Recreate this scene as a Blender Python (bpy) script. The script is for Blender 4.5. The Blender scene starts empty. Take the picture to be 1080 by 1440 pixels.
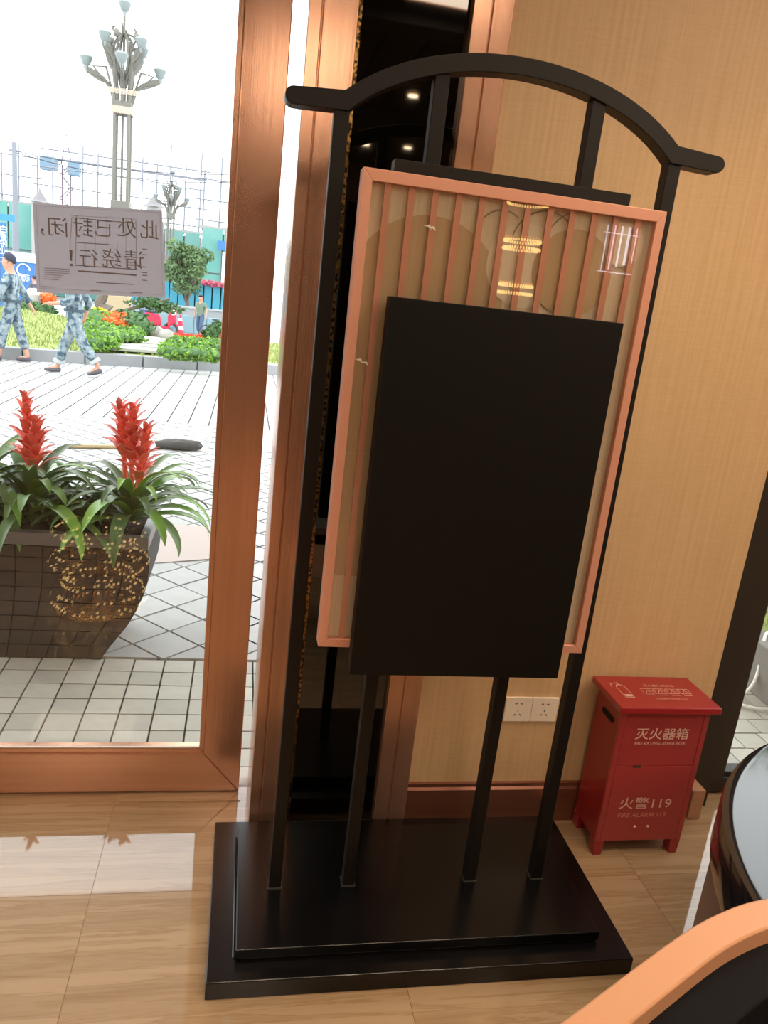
import bpy, bmesh, math, random
from mathutils import Vector, Matrix, noise
rnd = random.Random(7)
PI = math.pi
scene = bpy.context.scene
COL = scene.collection

# ------------------------------------------------------------------ camera
FPX, PIT, ROL, YAW, CH = 1069.8, 0.263155, 0.113823, 0.201176, 1.6
cy_, sy_, cp_, sp_ = math.cos(YAW), math.sin(YAW), math.cos(PIT), math.sin(PIT)
fw = Vector((sy_*cp_, cy_*cp_, -sp_)); rt0 = Vector((cy_, -sy_, 0)); up0 = rt0.cross(fw)
rt = rt0*math.cos(ROL) + up0*math.sin(ROL); up = -rt0*math.sin(ROL) + up0*math.cos(ROL)
camd = bpy.data.cameras.new('camera'); cam = bpy.data.objects.new('camera', camd); COL.objects.link(cam)
M = Matrix.Identity(4)
for i in range(3):
    M[i][0], M[i][1], M[i][2] = rt[i], up[i], -fw[i]
M.translation = (0, 0, CH)
cam.matrix_world = M
camd.sensor_fit = 'HORIZONTAL'; camd.sensor_width = 36; camd.lens = 36*FPX/1080
camd.clip_start = .02; camd.clip_end = 1000
scene.camera = cam
def ray(x, y): return rt*((x-540)/FPX) - up*((y-720)/FPX) + fw
def W(x, y, Y):                         # world point seen at a pixel, on the plane at distance Y
    d = ray(x, y); return Vector((0, 0, CH)) + d*(Y/d.y)
def G(x, y, z=0):
    d = ray(x, y); return Vector((0, 0, CH)) + d*((z-CH)/d.z)

# ------------------------------------------------------------------ world, exposure
world = bpy.data.worlds.new('overcast_sky'); scene.world = world; world.use_nodes = True
wn = world.node_tree.nodes; wl = world.node_tree.links
bg = wn['Background']; bg.inputs[1].default_value = 4.0
tc = wn.new('ShaderNodeTexCoord'); nz = wn.new('ShaderNodeTexNoise'); nz.inputs['Scale'].default_value = 1.6
cr = wn.new('ShaderNodeValToRGB'); cr.color_ramp.elements[0].color = (.93, .965, 1, 1); cr.color_ramp.elements[1].color = (1, 1, 1, 1)
wl.new(tc.outputs['Generated'], nz.inputs['Vector']); wl.new(nz.outputs['Fac'], cr.inputs[0]); wl.new(cr.outputs[0], bg.inputs[0])
scene.view_settings.view_transform = 'Standard'; scene.view_settings.look = 'None'
scene.view_settings.gamma = 1; scene.view_settings.use_curve_mapping = False
scene.view_settings.exposure = 0.0
LAMP = 1.0

# ------------------------------------------------------------------ materials
MATS = {}
def mat(name, col, rough=.5, metal=0, spec=.5, emit=None, es=0, bump=None, vary=None, rand=0, coat=0, aniso=None, alpha=1, trans=0):
    """bump=(scale xyz, strength, dist)  vary=(scale xyz, colour2, contrast)"""
    if name in MATS: return MATS[name]
    m = bpy.data.materials.new(name); m.use_nodes = True; MATS[name] = m
    n = m.node_tree.nodes; l = m.node_tree.links; p = n['Principled BSDF']
    p.inputs['Base Color'].default_value = (*col, 1); p.inputs['Roughness'].default_value = rough
    p.inputs['Metallic'].default_value = metal; p.inputs['Specular IOR Level'].default_value = spec
    p.inputs['Coat Weight'].default_value = coat; p.inputs['Coat Roughness'].default_value = .05
    if trans: p.inputs['Transmission Weight'].default_value = trans
    if emit: p.inputs['Emission Color'].default_value = (*emit, 1); p.inputs['Emission Strength'].default_value = es
    t = n.new('ShaderNodeTexCoord')
    out = None
    if vary:
        mp = n.new('ShaderNodeMapping'); mp.inputs['Scale'].default_value = vary[0]
        nt = n.new('ShaderNodeTexNoise'); nt.inputs['Scale'].default_value = 1; nt.inputs['Detail'].default_value = 6
        r = n.new('ShaderNodeValToRGB'); c = vary[2]
        r.color_ramp.elements[0].position = .5-c; r.color_ramp.elements[1].position = .5+c
        r.color_ramp.elements[0].color = (*col, 1); r.color_ramp.elements[1].color = (*vary[1], 1)
        l.new(t.outputs['Object'], mp.inputs[0]); l.new(mp.outputs[0], nt.inputs['Vector']); l.new(nt.outputs[0], r.inputs[0]); out = r.outputs[0]
    if rand:
        oi = n.new('ShaderNodeObjectInfo'); mr = n.new('ShaderNodeMapRange')
        mr.inputs['To Min'].default_value = 1-rand; mr.inputs['To Max'].default_value = 1+rand
        hs = n.new('ShaderNodeHueSaturation'); l.new(oi.outputs['Random'], mr.inputs[0]); l.new(mr.outputs[0], hs.inputs['Value'])
        if out: l.new(out, hs.inputs['Color'])
        else: hs.inputs['Color'].default_value = (*col, 1)
        out = hs.outputs[0]
    if out: l.new(out, p.inputs['Base Color'])
    if bump:
        mp = n.new('ShaderNodeMapping'); mp.inputs['Scale'].default_value = bump[0]
        nt = n.new('ShaderNodeTexNoise'); nt.inputs['Scale'].default_value = 1; nt.inputs['Detail'].default_value = 3
        b = n.new('ShaderNodeBump'); b.inputs['Strength'].default_value = bump[1]; b.inputs['Distance'].default_value = bump[2]
        l.new(t.outputs['Object'], mp.inputs[0]); l.new(mp.outputs[0], nt.inputs['Vector']); l.new(nt.outputs[0], b.inputs['Height']); l.new(b.outputs[0], p.inputs['Normal'])
    return m
def glass_mat(name, tint=(1, 1, 1), rough=0.0, ior=1.5):
    if name in MATS: return MATS[name]
    m = bpy.data.materials.new(name); m.use_nodes = True; MATS[name] = m
    n = m.node_tree.nodes; l = m.node_tree.links; n.clear()
    o = n.new('ShaderNodeOutputMaterial'); mx = n.new('ShaderNodeMixShader'); tr = n.new('ShaderNodeBsdfTransparent'); gl = n.new('ShaderNodeBsdfGlossy')
    fr = n.new('ShaderNodeFresnel'); gm = n.new('ShaderNodeNewGeometry'); mi = n.new('ShaderNodeMix'); mi.inputs[2].default_value = ior; mi.inputs[3].default_value = 1/ior; l.new(gm.outputs['Backfacing'], mi.inputs[0]); l.new(mi.outputs[0], fr.inputs[0]); gl.inputs['Roughness'].default_value = rough
    tr.inputs[0].default_value = (*tint, 1)
    l.new(fr.outputs[0], mx.inputs[0]); l.new(tr.outputs[0], mx.inputs[1]); l.new(gl.outputs[0], mx.inputs[2]); l.new(mx.outputs[0], o.inputs[0])
    return m
copper = mat('brushed_copper', (.72, .42, .29), .24, .74, .5, bump=((260, 260, 1.2), .25, .0006), vary=((60, 60, .6), (.65, .36, .24), .2))
copper_h = mat('brushed_copper_horizontal', (.72, .42, .29), .24, .74, .5, bump=((1.2, 260, 260), .25, .0006), vary=((.6, 60, 60), (.65, .36, .24), .2))
rose = mat('rose_gold_paint', (.74, .36, .25), .45, .2)
black = mat('satin_black_metal', (.004, .0035, .003), .5, 0, .22)
basem = mat('semi_gloss_black_base', (.004, .004, .0045), .22, 0, .34)
charcoal = mat('charcoal_black_metal', (.009, .007, .0055), .45, 0, .26)
smoke = mat('black_mirror_glass', (.002, .0015, .001), .03, 0, .85)
linen = mat('cream_backing', (.84, .74, .56), .8, vary=((300, 300, 3), (.70, .58, .42), .25))
patchc = mat('rounded_patch', (.56, .41, .24), .8, vary=((300, 300, 3), (.62, .46, .28), .3))
patchp = mat('pale_rounded_patch', (.84, .74, .58), .8)
linec = mat('dark_line', (.28, .20, .12), .8)
frost = mat('white_marks', (.9, .86, .8), .6)
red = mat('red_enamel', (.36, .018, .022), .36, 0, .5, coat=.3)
red_haze = mat('red_enamel_front_haze', (.43, .05, .05), .36, 0, .5, coat=.3)  # reflected haze on the cabinet front put into a paler red
redtext = mat('faded_white_print', (.80, .50, .42), .6)
dark = mat('dark_void', (.006, .005, .005), .8)
plastic = mat('ivory_socket_plastic', (.92, .80, .66), .35)
frame_dark = mat('dark_brown_aluminium', (.022, .016, .013), .4)
wood_end = mat('bare_wood_block', (.55, .30, .18), .6, vary=((10, 10, 60), (.45, .24, .13), .3))
white_seal = mat('white_sealant', (.8, .75, .7), .5)
def papermat(name, c, tr):
    m = bpy.data.materials.new(name); m.use_nodes = True; n = m.node_tree.nodes; l = m.node_tree.links; n.clear()
    o = n.new('ShaderNodeOutputMaterial'); mx = n.new('ShaderNodeMixShader'); d = n.new('ShaderNodeBsdfDiffuse'); t = n.new('ShaderNodeBsdfTranslucent')
    d.inputs[0].default_value = (*c, 1); t.inputs[0].default_value = (*tr, 1); mx.inputs[0].default_value = .5
    l.new(d.outputs[0], mx.inputs[1]); l.new(t.outputs[0], mx.inputs[2]); l.new(mx.outputs[0], o.inputs[0]); return m
paper = papermat('grey_notice_paper', (.50, .47, .50), (.34, .32, .36))
ink = mat('show_through_ink', (.23, .19, .19), .85)
inkl = mat('faint_ink', (.30, .26, .265), .85)
glass = glass_mat('door_glass', (.97, .985, .98))
glass2 = glass_mat('cover_glass', (.96, .95, .93), 0, 1.6)
gold_emit = mat('lit_crystal', (1, .8, .4), .3, emit=(1, .66, .22), es=9)
led_white = mat('led_tube', (1, 1, 1), .3, emit=(.82, .84, 1), es=6)
warm_panel = mat('warm_diffuser', (1, .9, .8), .5, emit=(1, .80, .60), es=12*LAMP)
spot_emit = mat('spot_lens', (1, .9, .8), .5, emit=(1, .78, .52), es=30)
gold = mat('gold_metal', (.8, .5, .15), .25, 1)
stone = mat('light_paving', (.50, .49, .44), .7, rand=.12, vary=((14, 14, 14), (.43, .42, .37), .25), bump=((60, 60, 60), .3, .002))
stoned = mat('pale_paving', (.47, .475, .465), .65, rand=.08, vary=((10, 10, 10), (.41, .415, .41), .25), bump=((50, 50, 50), .2, .002))
joint = mat('paving_joint', (.10, .10, .09), .9)
pinkslab = mat('pinkish_slab', (.48, .40, .37), .7)
kerbm = mat('grey_kerb_stone', (.30, .31, .32), .8, rand=.08, vary=((6, 6, 6), (.26, .27, .28), .3))
granite = mat('dark_granite', (.055, .042, .036), .28, rand=.22, vary=((30, 30, 30), (.035, .028, .025), .25))
granite2 = mat('dark_granite_joint', (.012, .010, .009), .6)
soil = mat('dark_soil', (.03, .02, .014), .95, bump=((60, 60, 60), 1, .01))
leafg = mat('bromeliad_leaf', (.11, .21, .09), .35, rand=.35, vary=((18, 18, 18), (.13, .24, .07), .3))
leafl = mat('bromeliad_light_leaf', (.17, .36, .05), .35, rand=.3)
bract = mat('red_bract', (.85, .13, .10), .4, rand=.15, vary=((30, 30, 30), (.88, .26, .18), .3))
grassm = mat('lawn_green', (.20, .27, .07), .9, vary=((3, 6, 3), (.30, .33, .10), .3))
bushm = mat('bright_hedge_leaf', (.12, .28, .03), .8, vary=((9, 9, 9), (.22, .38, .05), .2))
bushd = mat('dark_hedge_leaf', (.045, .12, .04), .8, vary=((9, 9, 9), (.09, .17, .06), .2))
treem = mat('tree_leaf', (.15, .24, .09), .8, vary=((3, 3, 3), (.10, .17, .08), .2))
redfl = mat('red_flower', (.70, .08, .04), .7)
orfl = mat('orange_flower', (.85, .16, .03), .7)
pinkfl = mat('pink_flower', (.6, .15, .22), .7)
yelfl = mat('yellow_flower', (.75, .55, .06), .7)
bark = mat('grey_bark', (.15, .12, .10), .9)
rockm = mat('pale_rock', (.45, .43, .40), .9, rand=.15, vary=((3, 3, 3), (.30, .28, .25), .3))
asphalt = mat('wet_road', (.32, .33, .34), .6)
lampw = mat('lamp_post_paint', (.15, .145, .125), .5)
lampb = mat('beige_lamp_base', (.42, .33, .20), .7)
bowl = mat('frosted_lamp_bowl', (.25, .29, .30), .3)
steelw = mat('distant_scaffold_steel', (.21, .22, .26), .6)
cranec = mat('crane_paint', (.12, .08, .11), .6)
craneb = mat('crane_blue', (.14, .22, .30), .6)
net1 = mat('green_safety_net', (.10, .30, .26), .9, vary=((.6, .6, .6), (.16, .35, .32), .2))
net2 = mat('pale_green_net', (.18, .36, .33), .9, vary=((.5, .5, .5), (.12, .30, .27), .2))
slabm = mat('concrete_slab', (.34, .34, .33), .9)
hoardb = mat('blue_hoarding', (.05, .17, .42), .7)
hoardc = mat('cyan_hoarding', (.06, .32, .44), .7)
barc = mat('pale_blue_barrier', (.17, .28, .32), .6)
wallg = mat('grey_garden_wall', (.30, .32, .33), .8)
whitem = mat('white_paint', (.8, .8, .8), .6)
roofm = mat('grey_roof', (.22, .21, .22), .8)
scoot = mat('scooter_red', (.60, .02, .06), .4)
tyre = mat('tyre_rubber', (.06, .06, .06), .8)
bikeb = mat('bicycle_blue', (.08, .12, .35), .5)
skin = mat('skin', (.55, .29, .19), .6)
hair = mat('dark_hair', (.025, .03, .06), .8)
shirt = mat('green_tshirt', (.15, .21, .15), .9)
jeans = mat('blue_jeans', (.07, .12, .20), .9)
shoe = mat('grey_shoe', (.10, .09, .11), .7)
def camo():
    m = bpy.data.materials.new('blue_camouflage'); m.use_nodes = True
    n = m.node_tree.nodes; l = m.node_tree.links; p = n['Principled BSDF']; p.inputs['Roughness'].default_value = .9
    t = n.new('ShaderNodeTexCoord'); a = n.new('ShaderNodeTexNoise'); a.inputs['Scale'].default_value = 13; a.inputs['Detail'].default_value = 3
    r = n.new('ShaderNodeValToRGB'); r.color_ramp.interpolation = 'CONSTANT'
    e = r.color_ramp.elements; e[0].color = (.06, .10, .14, 1); e[0].position = 0; e[1].position = .44; e[1].color = (.15, .22, .26, 1)
    x = e.new(.5); x.color = (.24, .30, .33, 1); x = e.new(.60); x.color = (.33, .38, .40, 1)
    l.new(t.outputs['Object'], a.inputs[0]); l.new(a.outputs[0], r.inputs[0]); l.new(r.outputs[0], p.inputs[0]); return m
camom = camo()
def wallpaper():
    m = bpy.data.materials.new('woven_wallpaper'); m.use_nodes = True
    n = m.node_tree.nodes; l = m.node_tree.links; p = n['Principled BSDF']; p.inputs['Roughness'].default_value = .55
    t = n.new('ShaderNodeTexCoord')
    def nt(sc, det=4):
        mp = n.new('ShaderNodeMapping'); mp.inputs['Scale'].default_value = sc; a = n.new('ShaderNodeTexNoise'); a.inputs['Scale'].default_value = 1; a.inputs['Detail'].default_value = det
        l.new(t.outputs['Object'], mp.inputs[0]); l.new(mp.outputs[0], a.inputs[0]); return a.outputs[0]
    v = nt((90, 90, 2.5)); h = nt((25, 25, 260), 2)
    ad = n.new('ShaderNodeMath'); ad.operation = 'MULTIPLY_ADD'; ad.inputs[1].default_value = .45; l.new(h, ad.inputs[0]); l.new(v, ad.inputs[2])
    r = n.new('ShaderNodeValToRGB'); r.color_ramp.elements[0].position = .5; r.color_ramp.elements[1].position = .95
    r.color_ramp.elements[0].color = (.63, .41, .21, 1); r.color_ramp.elements[1].color = (.71, .49, .275, 1)
    l.new(ad.outputs[0], r.inputs[0]); l.new(r.outputs[0], p.inputs[0])
    b = n.new('ShaderNodeBump'); b.inputs['Strength'].default_value = .3; b.inputs['Distance'].default_value = .001; l.new(ad.outputs[0], b.inputs['Height']); l.new(b.outputs[0], p.inputs['Normal'])
    return m
wallp = wallpaper()
def marble():
    m = bpy.data.materials.new('veined_travertine'); m.use_nodes = True
    n = m.node_tree.nodes; l = m.node_tree.links; p = n['Principled BSDF']; p.inputs['Roughness'].default_value = .035
    p.inputs['Specular IOR Level'].default_value = .95
    t = n.new('ShaderNodeTexCoord'); g = n.new('ShaderNodeNewGeometry'); oi = n.new('ShaderNodeObjectInfo')
    off = n.new('ShaderNodeVectorMath'); off.operation = 'SCALE'; off.inputs['Scale'].default_value = 3.0
    cx = n.new('ShaderNodeCombineXYZ'); l.new(oi.outputs['Random'], cx.inputs[1]); l.new(cx.outputs[0], off.inputs[0])
    addv = n.new('ShaderNodeVectorMath'); addv.operation = 'ADD'; l.new(g.outputs['Position'], addv.inputs[0]); l.new(off.outputs[0], addv.inputs[1])
    mp = n.new('ShaderNodeMapping'); mp.inputs['Scale'].default_value = (1.1, 24, 1); mp.inputs['Rotation'].default_value = (0, 0, .05)
    a = n.new('ShaderNodeTexNoise'); a.inputs['Scale'].default_value = 1; a.inputs['Detail'].default_value = 9; a.inputs['Roughness'].default_value = .62; a.inputs['Distortion'].default_value = .5
    l.new(addv.outputs[0], mp.inputs[0]); l.new(mp.outputs[0], a.inputs[0])
    r = n.new('ShaderNodeValToRGB'); e = r.color_ramp.elements
    e[0].position = .28; e[0].color = (.34, .20, .10, 1); e[1].position = .72; e[1].color = (.53, .37, .225, 1)
    x = e.new(.45); x.color = (.46, .315, .185, 1); x = e.new(.50); x.color = (.40, .255, .135, 1); x = e.new(.525); x.color = (.49, .34, .205, 1)
    l.new(a.outputs[0], r.inputs[0]); l.new(r.outputs[0], p.inputs[0]); return m
marb = marble()

# ------------------------------------------------------------------ mesh helpers
class MB:
    def __init__(s): s.v = []; s.f = []
    def add(s, vs, fs):
        k = len(s.v); s.v += [tuple(v) for v in vs]; s.f += [tuple(i+k for i in f) for f in fs]; return s
    def box(s, a, b, T=None):
        (x0, y0, z0), (x1, y1, z1) = a, b
        vs = [Vector(p) for p in ((x0,y0,z0),(x1,y0,z0),(x1,y1,z0),(x0,y1,z0),(x0,y0,z1),(x1,y0,z1),(x1,y1,z1),(x0,y1,z1))]
        if T: vs = [T @ v for v in vs]
        return s.add(vs, [(0,3,2,1),(4,5,6,7),(0,1,5,4),(1,2,6,5),(2,3,7,6),(3,0,4,7)])
    def prism(s, pts, n):                 # closed polygon extruded by vector n
        k = len(pts); n = Vector(n); vs = [Vector(p) for p in pts]; vs += [v+n for v in vs]
        return s.add(vs, [tuple(range(k))[::-1], tuple(range(k, 2*k))] + [(i, (i+1) % k, k+(i+1) % k, k+i) for i in range(k)])
    def tube(s, pts, r, n=8, closed=False, sq=False):
        pts = [Vector(p) for p in pts]; N = len(pts)
        rs = r if isinstance(r, (list, tuple)) else [r]*N
        vs = []; ref = None
        for i, p in enumerate(pts):
            if closed: t = (pts[(i+1) % N]-pts[i-1])
            else: t = pts[min(i+1, N-1)]-pts[max(i-1, 0)]
            t = t.normalized() if t.length > 1e-9 else Vector((0, 0, 1))
            if ref is None: ref = Vector((0, 0, 1)) if abs(t.z) < .9 else Vector((0, 1, 0))
            u = (ref - t*ref.dot(t)).normalized(); w = t.cross(u); ref = u
            for k in range(n):
                a = 2*PI*(k+(.5 if sq else 0))/n; vs.append(p + (u*math.cos(a)+w*math.sin(a))*rs[i])
        fs = []
        for i in range(N if closed else N-1):
            j = (i+1) % N
            for k in range(n): fs.append((i*n+k, j*n+k, j*n+(k+1) % n, i*n+(k+1) % n))
        if not closed: fs += [tuple(range(n)), tuple(range((N-1)*n, N*n))[::-1]]
        return s.add(vs, fs)
    def lathe(s, prof, c=(0, 0, 0), n=24, axis=None):
        c = Vector(c); vs = []; R = axis or Matrix.Identity(3)
        for r, z in prof:
            for k in range(n): vs.append(c + R @ Vector((r*math.cos(2*PI*k/n), r*math.sin(2*PI*k/n), z)))
        fs = [(i*n+k, i*n+(k+1) % n, (i+1)*n+(k+1) % n, (i+1)*n+k) for i in range(len(prof)-1) for k in range(n)]
        fs += [tuple(range(n))[::-1], tuple(range((len(prof)-1)*n, len(prof)*n))]
        return s.add(vs, fs)
    def ball(s, c, r, n=10, sc=(1, 1, 1), jit=0):
        c = Vector(c); vs = []; m = max(4, n//2+1)
        for i in range(m+1):
            th = PI*i/m
            for k in range(n):
                v = Vector((math.sin(th)*math.cos(2*PI*k/n)*sc[0], math.sin(th)*math.sin(2*PI*k/n)*sc[1], math.cos(th)*sc[2]))*r
                if jit: v *= 1+jit*noise.noise(c+v*1.7/r)
                vs.append(c+v)
        return s.add(vs, [(i*n+k, (i+1)*n+k, (i+1)*n+(k+1) % n, i*n+(k+1) % n) for i in range(m) for k in range(n)])
    def mesh(s, name, m):
        me = bpy.data.meshes.new(name); me.from_pydata(s.v, [], s.f)
        if m: me.materials.append(m)
        bm = bmesh.new(); bm.from_mesh(me); bmesh.ops.remove_doubles(bm, verts=bm.verts, dist=1e-6); bmesh.ops.recalc_face_normals(bm, faces=bm.faces); bm.to_mesh(me); bm.free()
        return me
    def build(s, name, m, parent=None, bevel=0, smooth=False, seg=2):
        me = s.mesh(name, m); o = bpy.data.objects.new(name, me); COL.objects.link(o)
        if parent: o.parent = parent
        if bevel:
            md = o.modifiers.new('bevel', 'BEVEL'); md.width = bevel; md.segments = seg; md.limit_method = 'ANGLE'; md.angle_limit = .6
        if smooth: smoothit(me)
        return o
def smoothit(me, ang=.7):
    for p in me.polygons: p.use_smooth = True
    try: me.set_sharp_from_angle(angle=ang)
    except Exception: pass
def tag(o, label=None, cat=None, group=None, kind=None):
    if label: o['label'] = label
    if cat: o['category'] = cat
    if group: o['group'] = group
    if kind: o['kind'] = kind
    return o
def empty(name, loc, label, cat, group=None, rz=0):
    o = bpy.data.objects.new(name, None); COL.objects.link(o); o.location = loc; o.rotation_euler = (0, 0, rz); o.empty_display_size = .1
    return tag(o, label, cat, group)
def wp(o, root):                            # parent a mesh given in world coordinates under an empty
    o.parent = root
    if isinstance(root, bpy.types.Object):
        q = root; mw = Matrix.Identity(4)
        chain = []
        while q: chain.append(q); q = q.parent
        for c in reversed(chain): mw = mw @ c.matrix_parent_inverse @ Matrix.LocRotScale(c.location, c.rotation_euler.to_quaternion(), c.scale)
        o.matrix_parent_inverse = mw.inverted()
    return o
def text(body, h, m, T, parent=None, name='lettering', w=None, ext=.0004, mirror=False, bold=0, shear=0):
    c = bpy.data.curves.new('t', 'FONT'); c.body = body; c.size = 1; c.align_x = 'LEFT'; c.extrude = 0; c.offset = bold; c.resolution_u = 3; c.shear = shear
    o = bpy.data.objects.new('t', c); COL.objects.link(o); me = bpy.data.meshes.new_from_object(o); bpy.data.objects.remove(o)
    xs = [v.co.x for v in me.vertices]; ys = [v.co.y for v in me.vertices]
    x0, x1, y0, y1 = min(xs), max(xs), min(ys), max(ys); sy = h/(y1-y0); sx = w/(x1-x0) if w else sy
    for v in me.vertices:
        x = (v.co.x-(x0+x1)/2)*sx; v.co = T @ Vector((-x if mirror else x, (v.co.y-(y0+y1)/2)*sy, 0))
    me.materials.clear(); me.materials.append(m)
    o = bpy.data.objects.new(name, me); COL.objects.link(o)
    if parent: wp(o, parent)
    return o
def T_front(x, y, z, rz=0): return Matrix.Translation((x, y, z)) @ Matrix.Rotation(rz, 4, 'Z') @ Matrix.Rotation(PI/2, 4, 'X')

# ================================================================== SETTING
YW = 2.055      # wallpapered wall face
YG = 2.235      # door glass plane
fl = MB().box((-4, -5, -.12), (4.2, 2.24, -.002)).build('floor', mat('tile_grout', (.30, .19, .11), .6)); tag(fl, kind='structure')
tl = MB().box((-.3994, -.3994, -.012), (.3994, .3994, 0)).mesh('floor_tile', marb)
for i in range(-5, 4):
    for j in range(-6, 2):
        x0 = 1.285+.8*i; y0 = .98+.8*j
        if j == 1 or i == 3:
            a = (max(x0+.0006, -4), y0+.0006, -.012); b = (min(x0+.7994, 4.2), min(y0+.7994, 2.24), 0)
            wp(MB().box(a, b).build('floor_tile', marb), fl)
        else:
            o = bpy.data.objects.new('floor_tile', tl); COL.objects.link(o); o.location = (x0+.4, y0+.4, 0); o.parent = fl
# threshold strip of the door, slightly proud
tag(wp(MB().box((-.30, 2.165, 0), (.075, 2.206, .004)).build('threshold_strip', marb), fl))
# ceiling: dark planks under slab
ce = MB().box((-4, -5, 3.12), (4.2, 2.24, 3.2)).build('ceiling', mat('ceiling_black', (.02, .014, .01), .7)); tag(ce, kind='structure')
plm = mat('dark_ceiling_plank', (.045, .028, .018), .45, rand=.25)
pk = MB().box((-.115, -3.6, 3.09), (.115, 3.6, 3.12)).mesh('plank', plm)
for i in range(33):
    o = bpy.data.objects.new('ceiling_plank', pk); COL.objects.link(o); o.location = (-3.88+.247*i, -1.37, 0); o.parent = ce
for y in (-.12, -2.6):
    tag(wp(MB().box((-4, y-.09, 2.93), (4.2, y+.09, 3.09)).build('ceiling_beam', mat('beam_brown', (.07, .05, .035), .5)), ce))
wb = MB().box((-4, -5.15, 0), (4.2, -5, 3.12)).build('wall_back', mat('dark_wood_wall', (.10, .055, .03), .35, vary=((40, 40, 1.5), (.16, .09, .05), .3))); tag(wb, kind='structure')
wl_ = MB().box((-4.15, -5, 0), (-4, 2.24, 3.12)).build('wall_left', mat('beige_side_wall', (.5, .38, .26), .7)); tag(wl_, kind='structure')
wr = MB().box((4.2, -5, 0), (4.35, 2.24, 3.12)).build('wall_right', MATS['beige_side_wall']); tag(wr, kind='structure')
# wallpapered front wall, x .59..1.605
wf = MB().box((.575, YW, 0), (1.605, 2.17, 3.12)).build('wall_front', wallp); tag(wf, kind='structure')
bb = MB().prism([(.592, 2.040, 0), (.592, 2.040, .122), (.592, 2.046, .13), (.592, 2.046, .142), (.592, YW, .145), (.592, YW, 0)], (1.013, 0, 0)).build('baseboard_front', mat('copper_brown_skirting', (.30, .12, .075), .25, .55, vary=((1, 40, 40), (.24, .09, .055), .3))); tag(bb, kind='structure')
wp(MB().box((1.606, 2.03, 0), (1.655, 2.16, .115)).build('end_block', wood_end, bevel=.003), bb)
# copper clad jamb with stepped grooves
def strip(name, x0, x1, y0, y1, grooves, parent=None):
    pts = [(x0, y1), (x0, y0)]
    for g in grooves: pts += [(g-.002, y0), (g-.002, y0+.006), (g+.002, y0+.006), (g+.002, y0)]
    pts += [(x1, y0), (x1, y1)]
    return MB().prism([(a, b, 0) for a, b in pts], (0, 0, 3.12)).build(name, copper, parent, bevel=.0015, seg=1)
tag(strip('trim_1', .100, .216, 2.02, 2.30, (.132,)), kind='structure')
tag(strip('trim_2', .490, .590, 2.02, 2.17, (.536,)), kind='structure')
# the black mirror panel between the copper trims
mp_ = empty('mirror_panel', (.353, 2.075, 0), 'tall black mirror glass panel recessed between two copper trims behind the stand', 'mirror')
wp(MB().box((.226, 2.052, .012), (.490, 2.064, 3.12)).build('glass_sheet', smoke), mp_)
wp(MB().box((.2165, 2.035, 0), (.226, 2.068, 3.12)).build('edge_strip', mat('gold_mosaic_edge', (.35, .2, .06), .25, .9, vary=((90, 90, 90), (.02, .012, .006), .06)), ), mp_)
wp(MB().box((.2165, 2.064, 0), (.4895, 2.17, 3.12)).build('backing_board', dark), mp_)
# lintel above the openings and facade above
tag(MB().box((-4, 2.17, 3.0), (4.35, 2.34, 4.6)).build('wall_facade', mat('facade_stone', (.3, .28, .26), .7)), kind='structure')
# ------------------------------------------------------------ door (leaf slightly ajar beside the jamb)
dr = empty('door_1', (-.6, 2.235, 0), None, None); dr['kind'] = 'structure'
def mitre(x0, z0, x1, z1, wl, wr_, wt, wb_, y0, y1, m_v, m_h, root, nm='frame_rail', bev=.003):
    o = []
    A = [(x0, z0), (x1, z0), (x1, z1), (x0, z1)]; B = [(x0+wl, z0+wb_), (x1-wr_, z0+wb_), (x1-wr_, z1-wt), (x0+wl, z1-wt)]
    for k in range(4):
        j = (k+1) % 4; pts = [(p[0], y0, p[1]) for p in (A[k], A[j], B[j], B[k])]
        o.append(wp(MB().prism(pts, (0, y1-y0, 0)).build(nm if k % 2 == 0 else nm.replace('rail', 'stile'), m_h if k % 2 == 0 else m_v, bevel=bev, seg=2), root))
    return o
mitre(-1.20, .006, .069, 2.85, .118, .118, .12, .140, 2.21, 2.262, copper, copper_h, dr)
mitre(-1.082, .146, -.049, 2.73, .016, .016, .016, .016, 2.218, 2.254, copper, copper_h, dr, 'glazing_bead_rail', .002)
wp(MB().box((-1.066, 2.221, .158), (-.065, 2.228, .164)).build('sealant_line', white_seal), dr)
wp(MB().box((-1.07, YG-.004, .158), (-.061, YG+.004, 2.718)).build('pane', glass), dr)
# second fixed leaf further left (beyond the frame) and the header
d2 = empty('window_1', (-2.6, 2.235, 0), None, None); d2['kind'] = 'structure'
mitre(-4, .006, -1.24, 2.85, .1, .1, .12, .14, 2.21, 2.262, copper, copper_h, d2)
wp(MB().box((-3.9, YG-.004, .14), (-1.34, YG+.004, 2.73)).build('pane', glass), d2)
tag(MB().box((-4, 2.2, 2.86), (.1, 2.30, 3.0)).build('trim_3', copper_h), kind='structure')
# right window
w2 = empty('window_2', (2.9, 2.2, 0), None, None); w2['kind'] = 'structure'
mitre(1.72, .006, 4.2, 3.0, .105, .08, .1, .062, 2.17, 2.26, frame_dark, frame_dark, w2, bev=.004)
mitre(1.825, .068, 4.12, 2.9, .012, .012, .012, .016, 2.185, 2.24, frame_dark, frame_dark, w2, 'glazing_bead_rail', .002)
wp(MB().box((1.83, 2.208, .08), (4.11, 2.216, 2.89)).build('pane', glass), w2)
tag(MB().box((1.605, 2.10, 0), (1.72, 2.26, 3.12)).build('trim_4', frame_dark), kind='structure')

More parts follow.
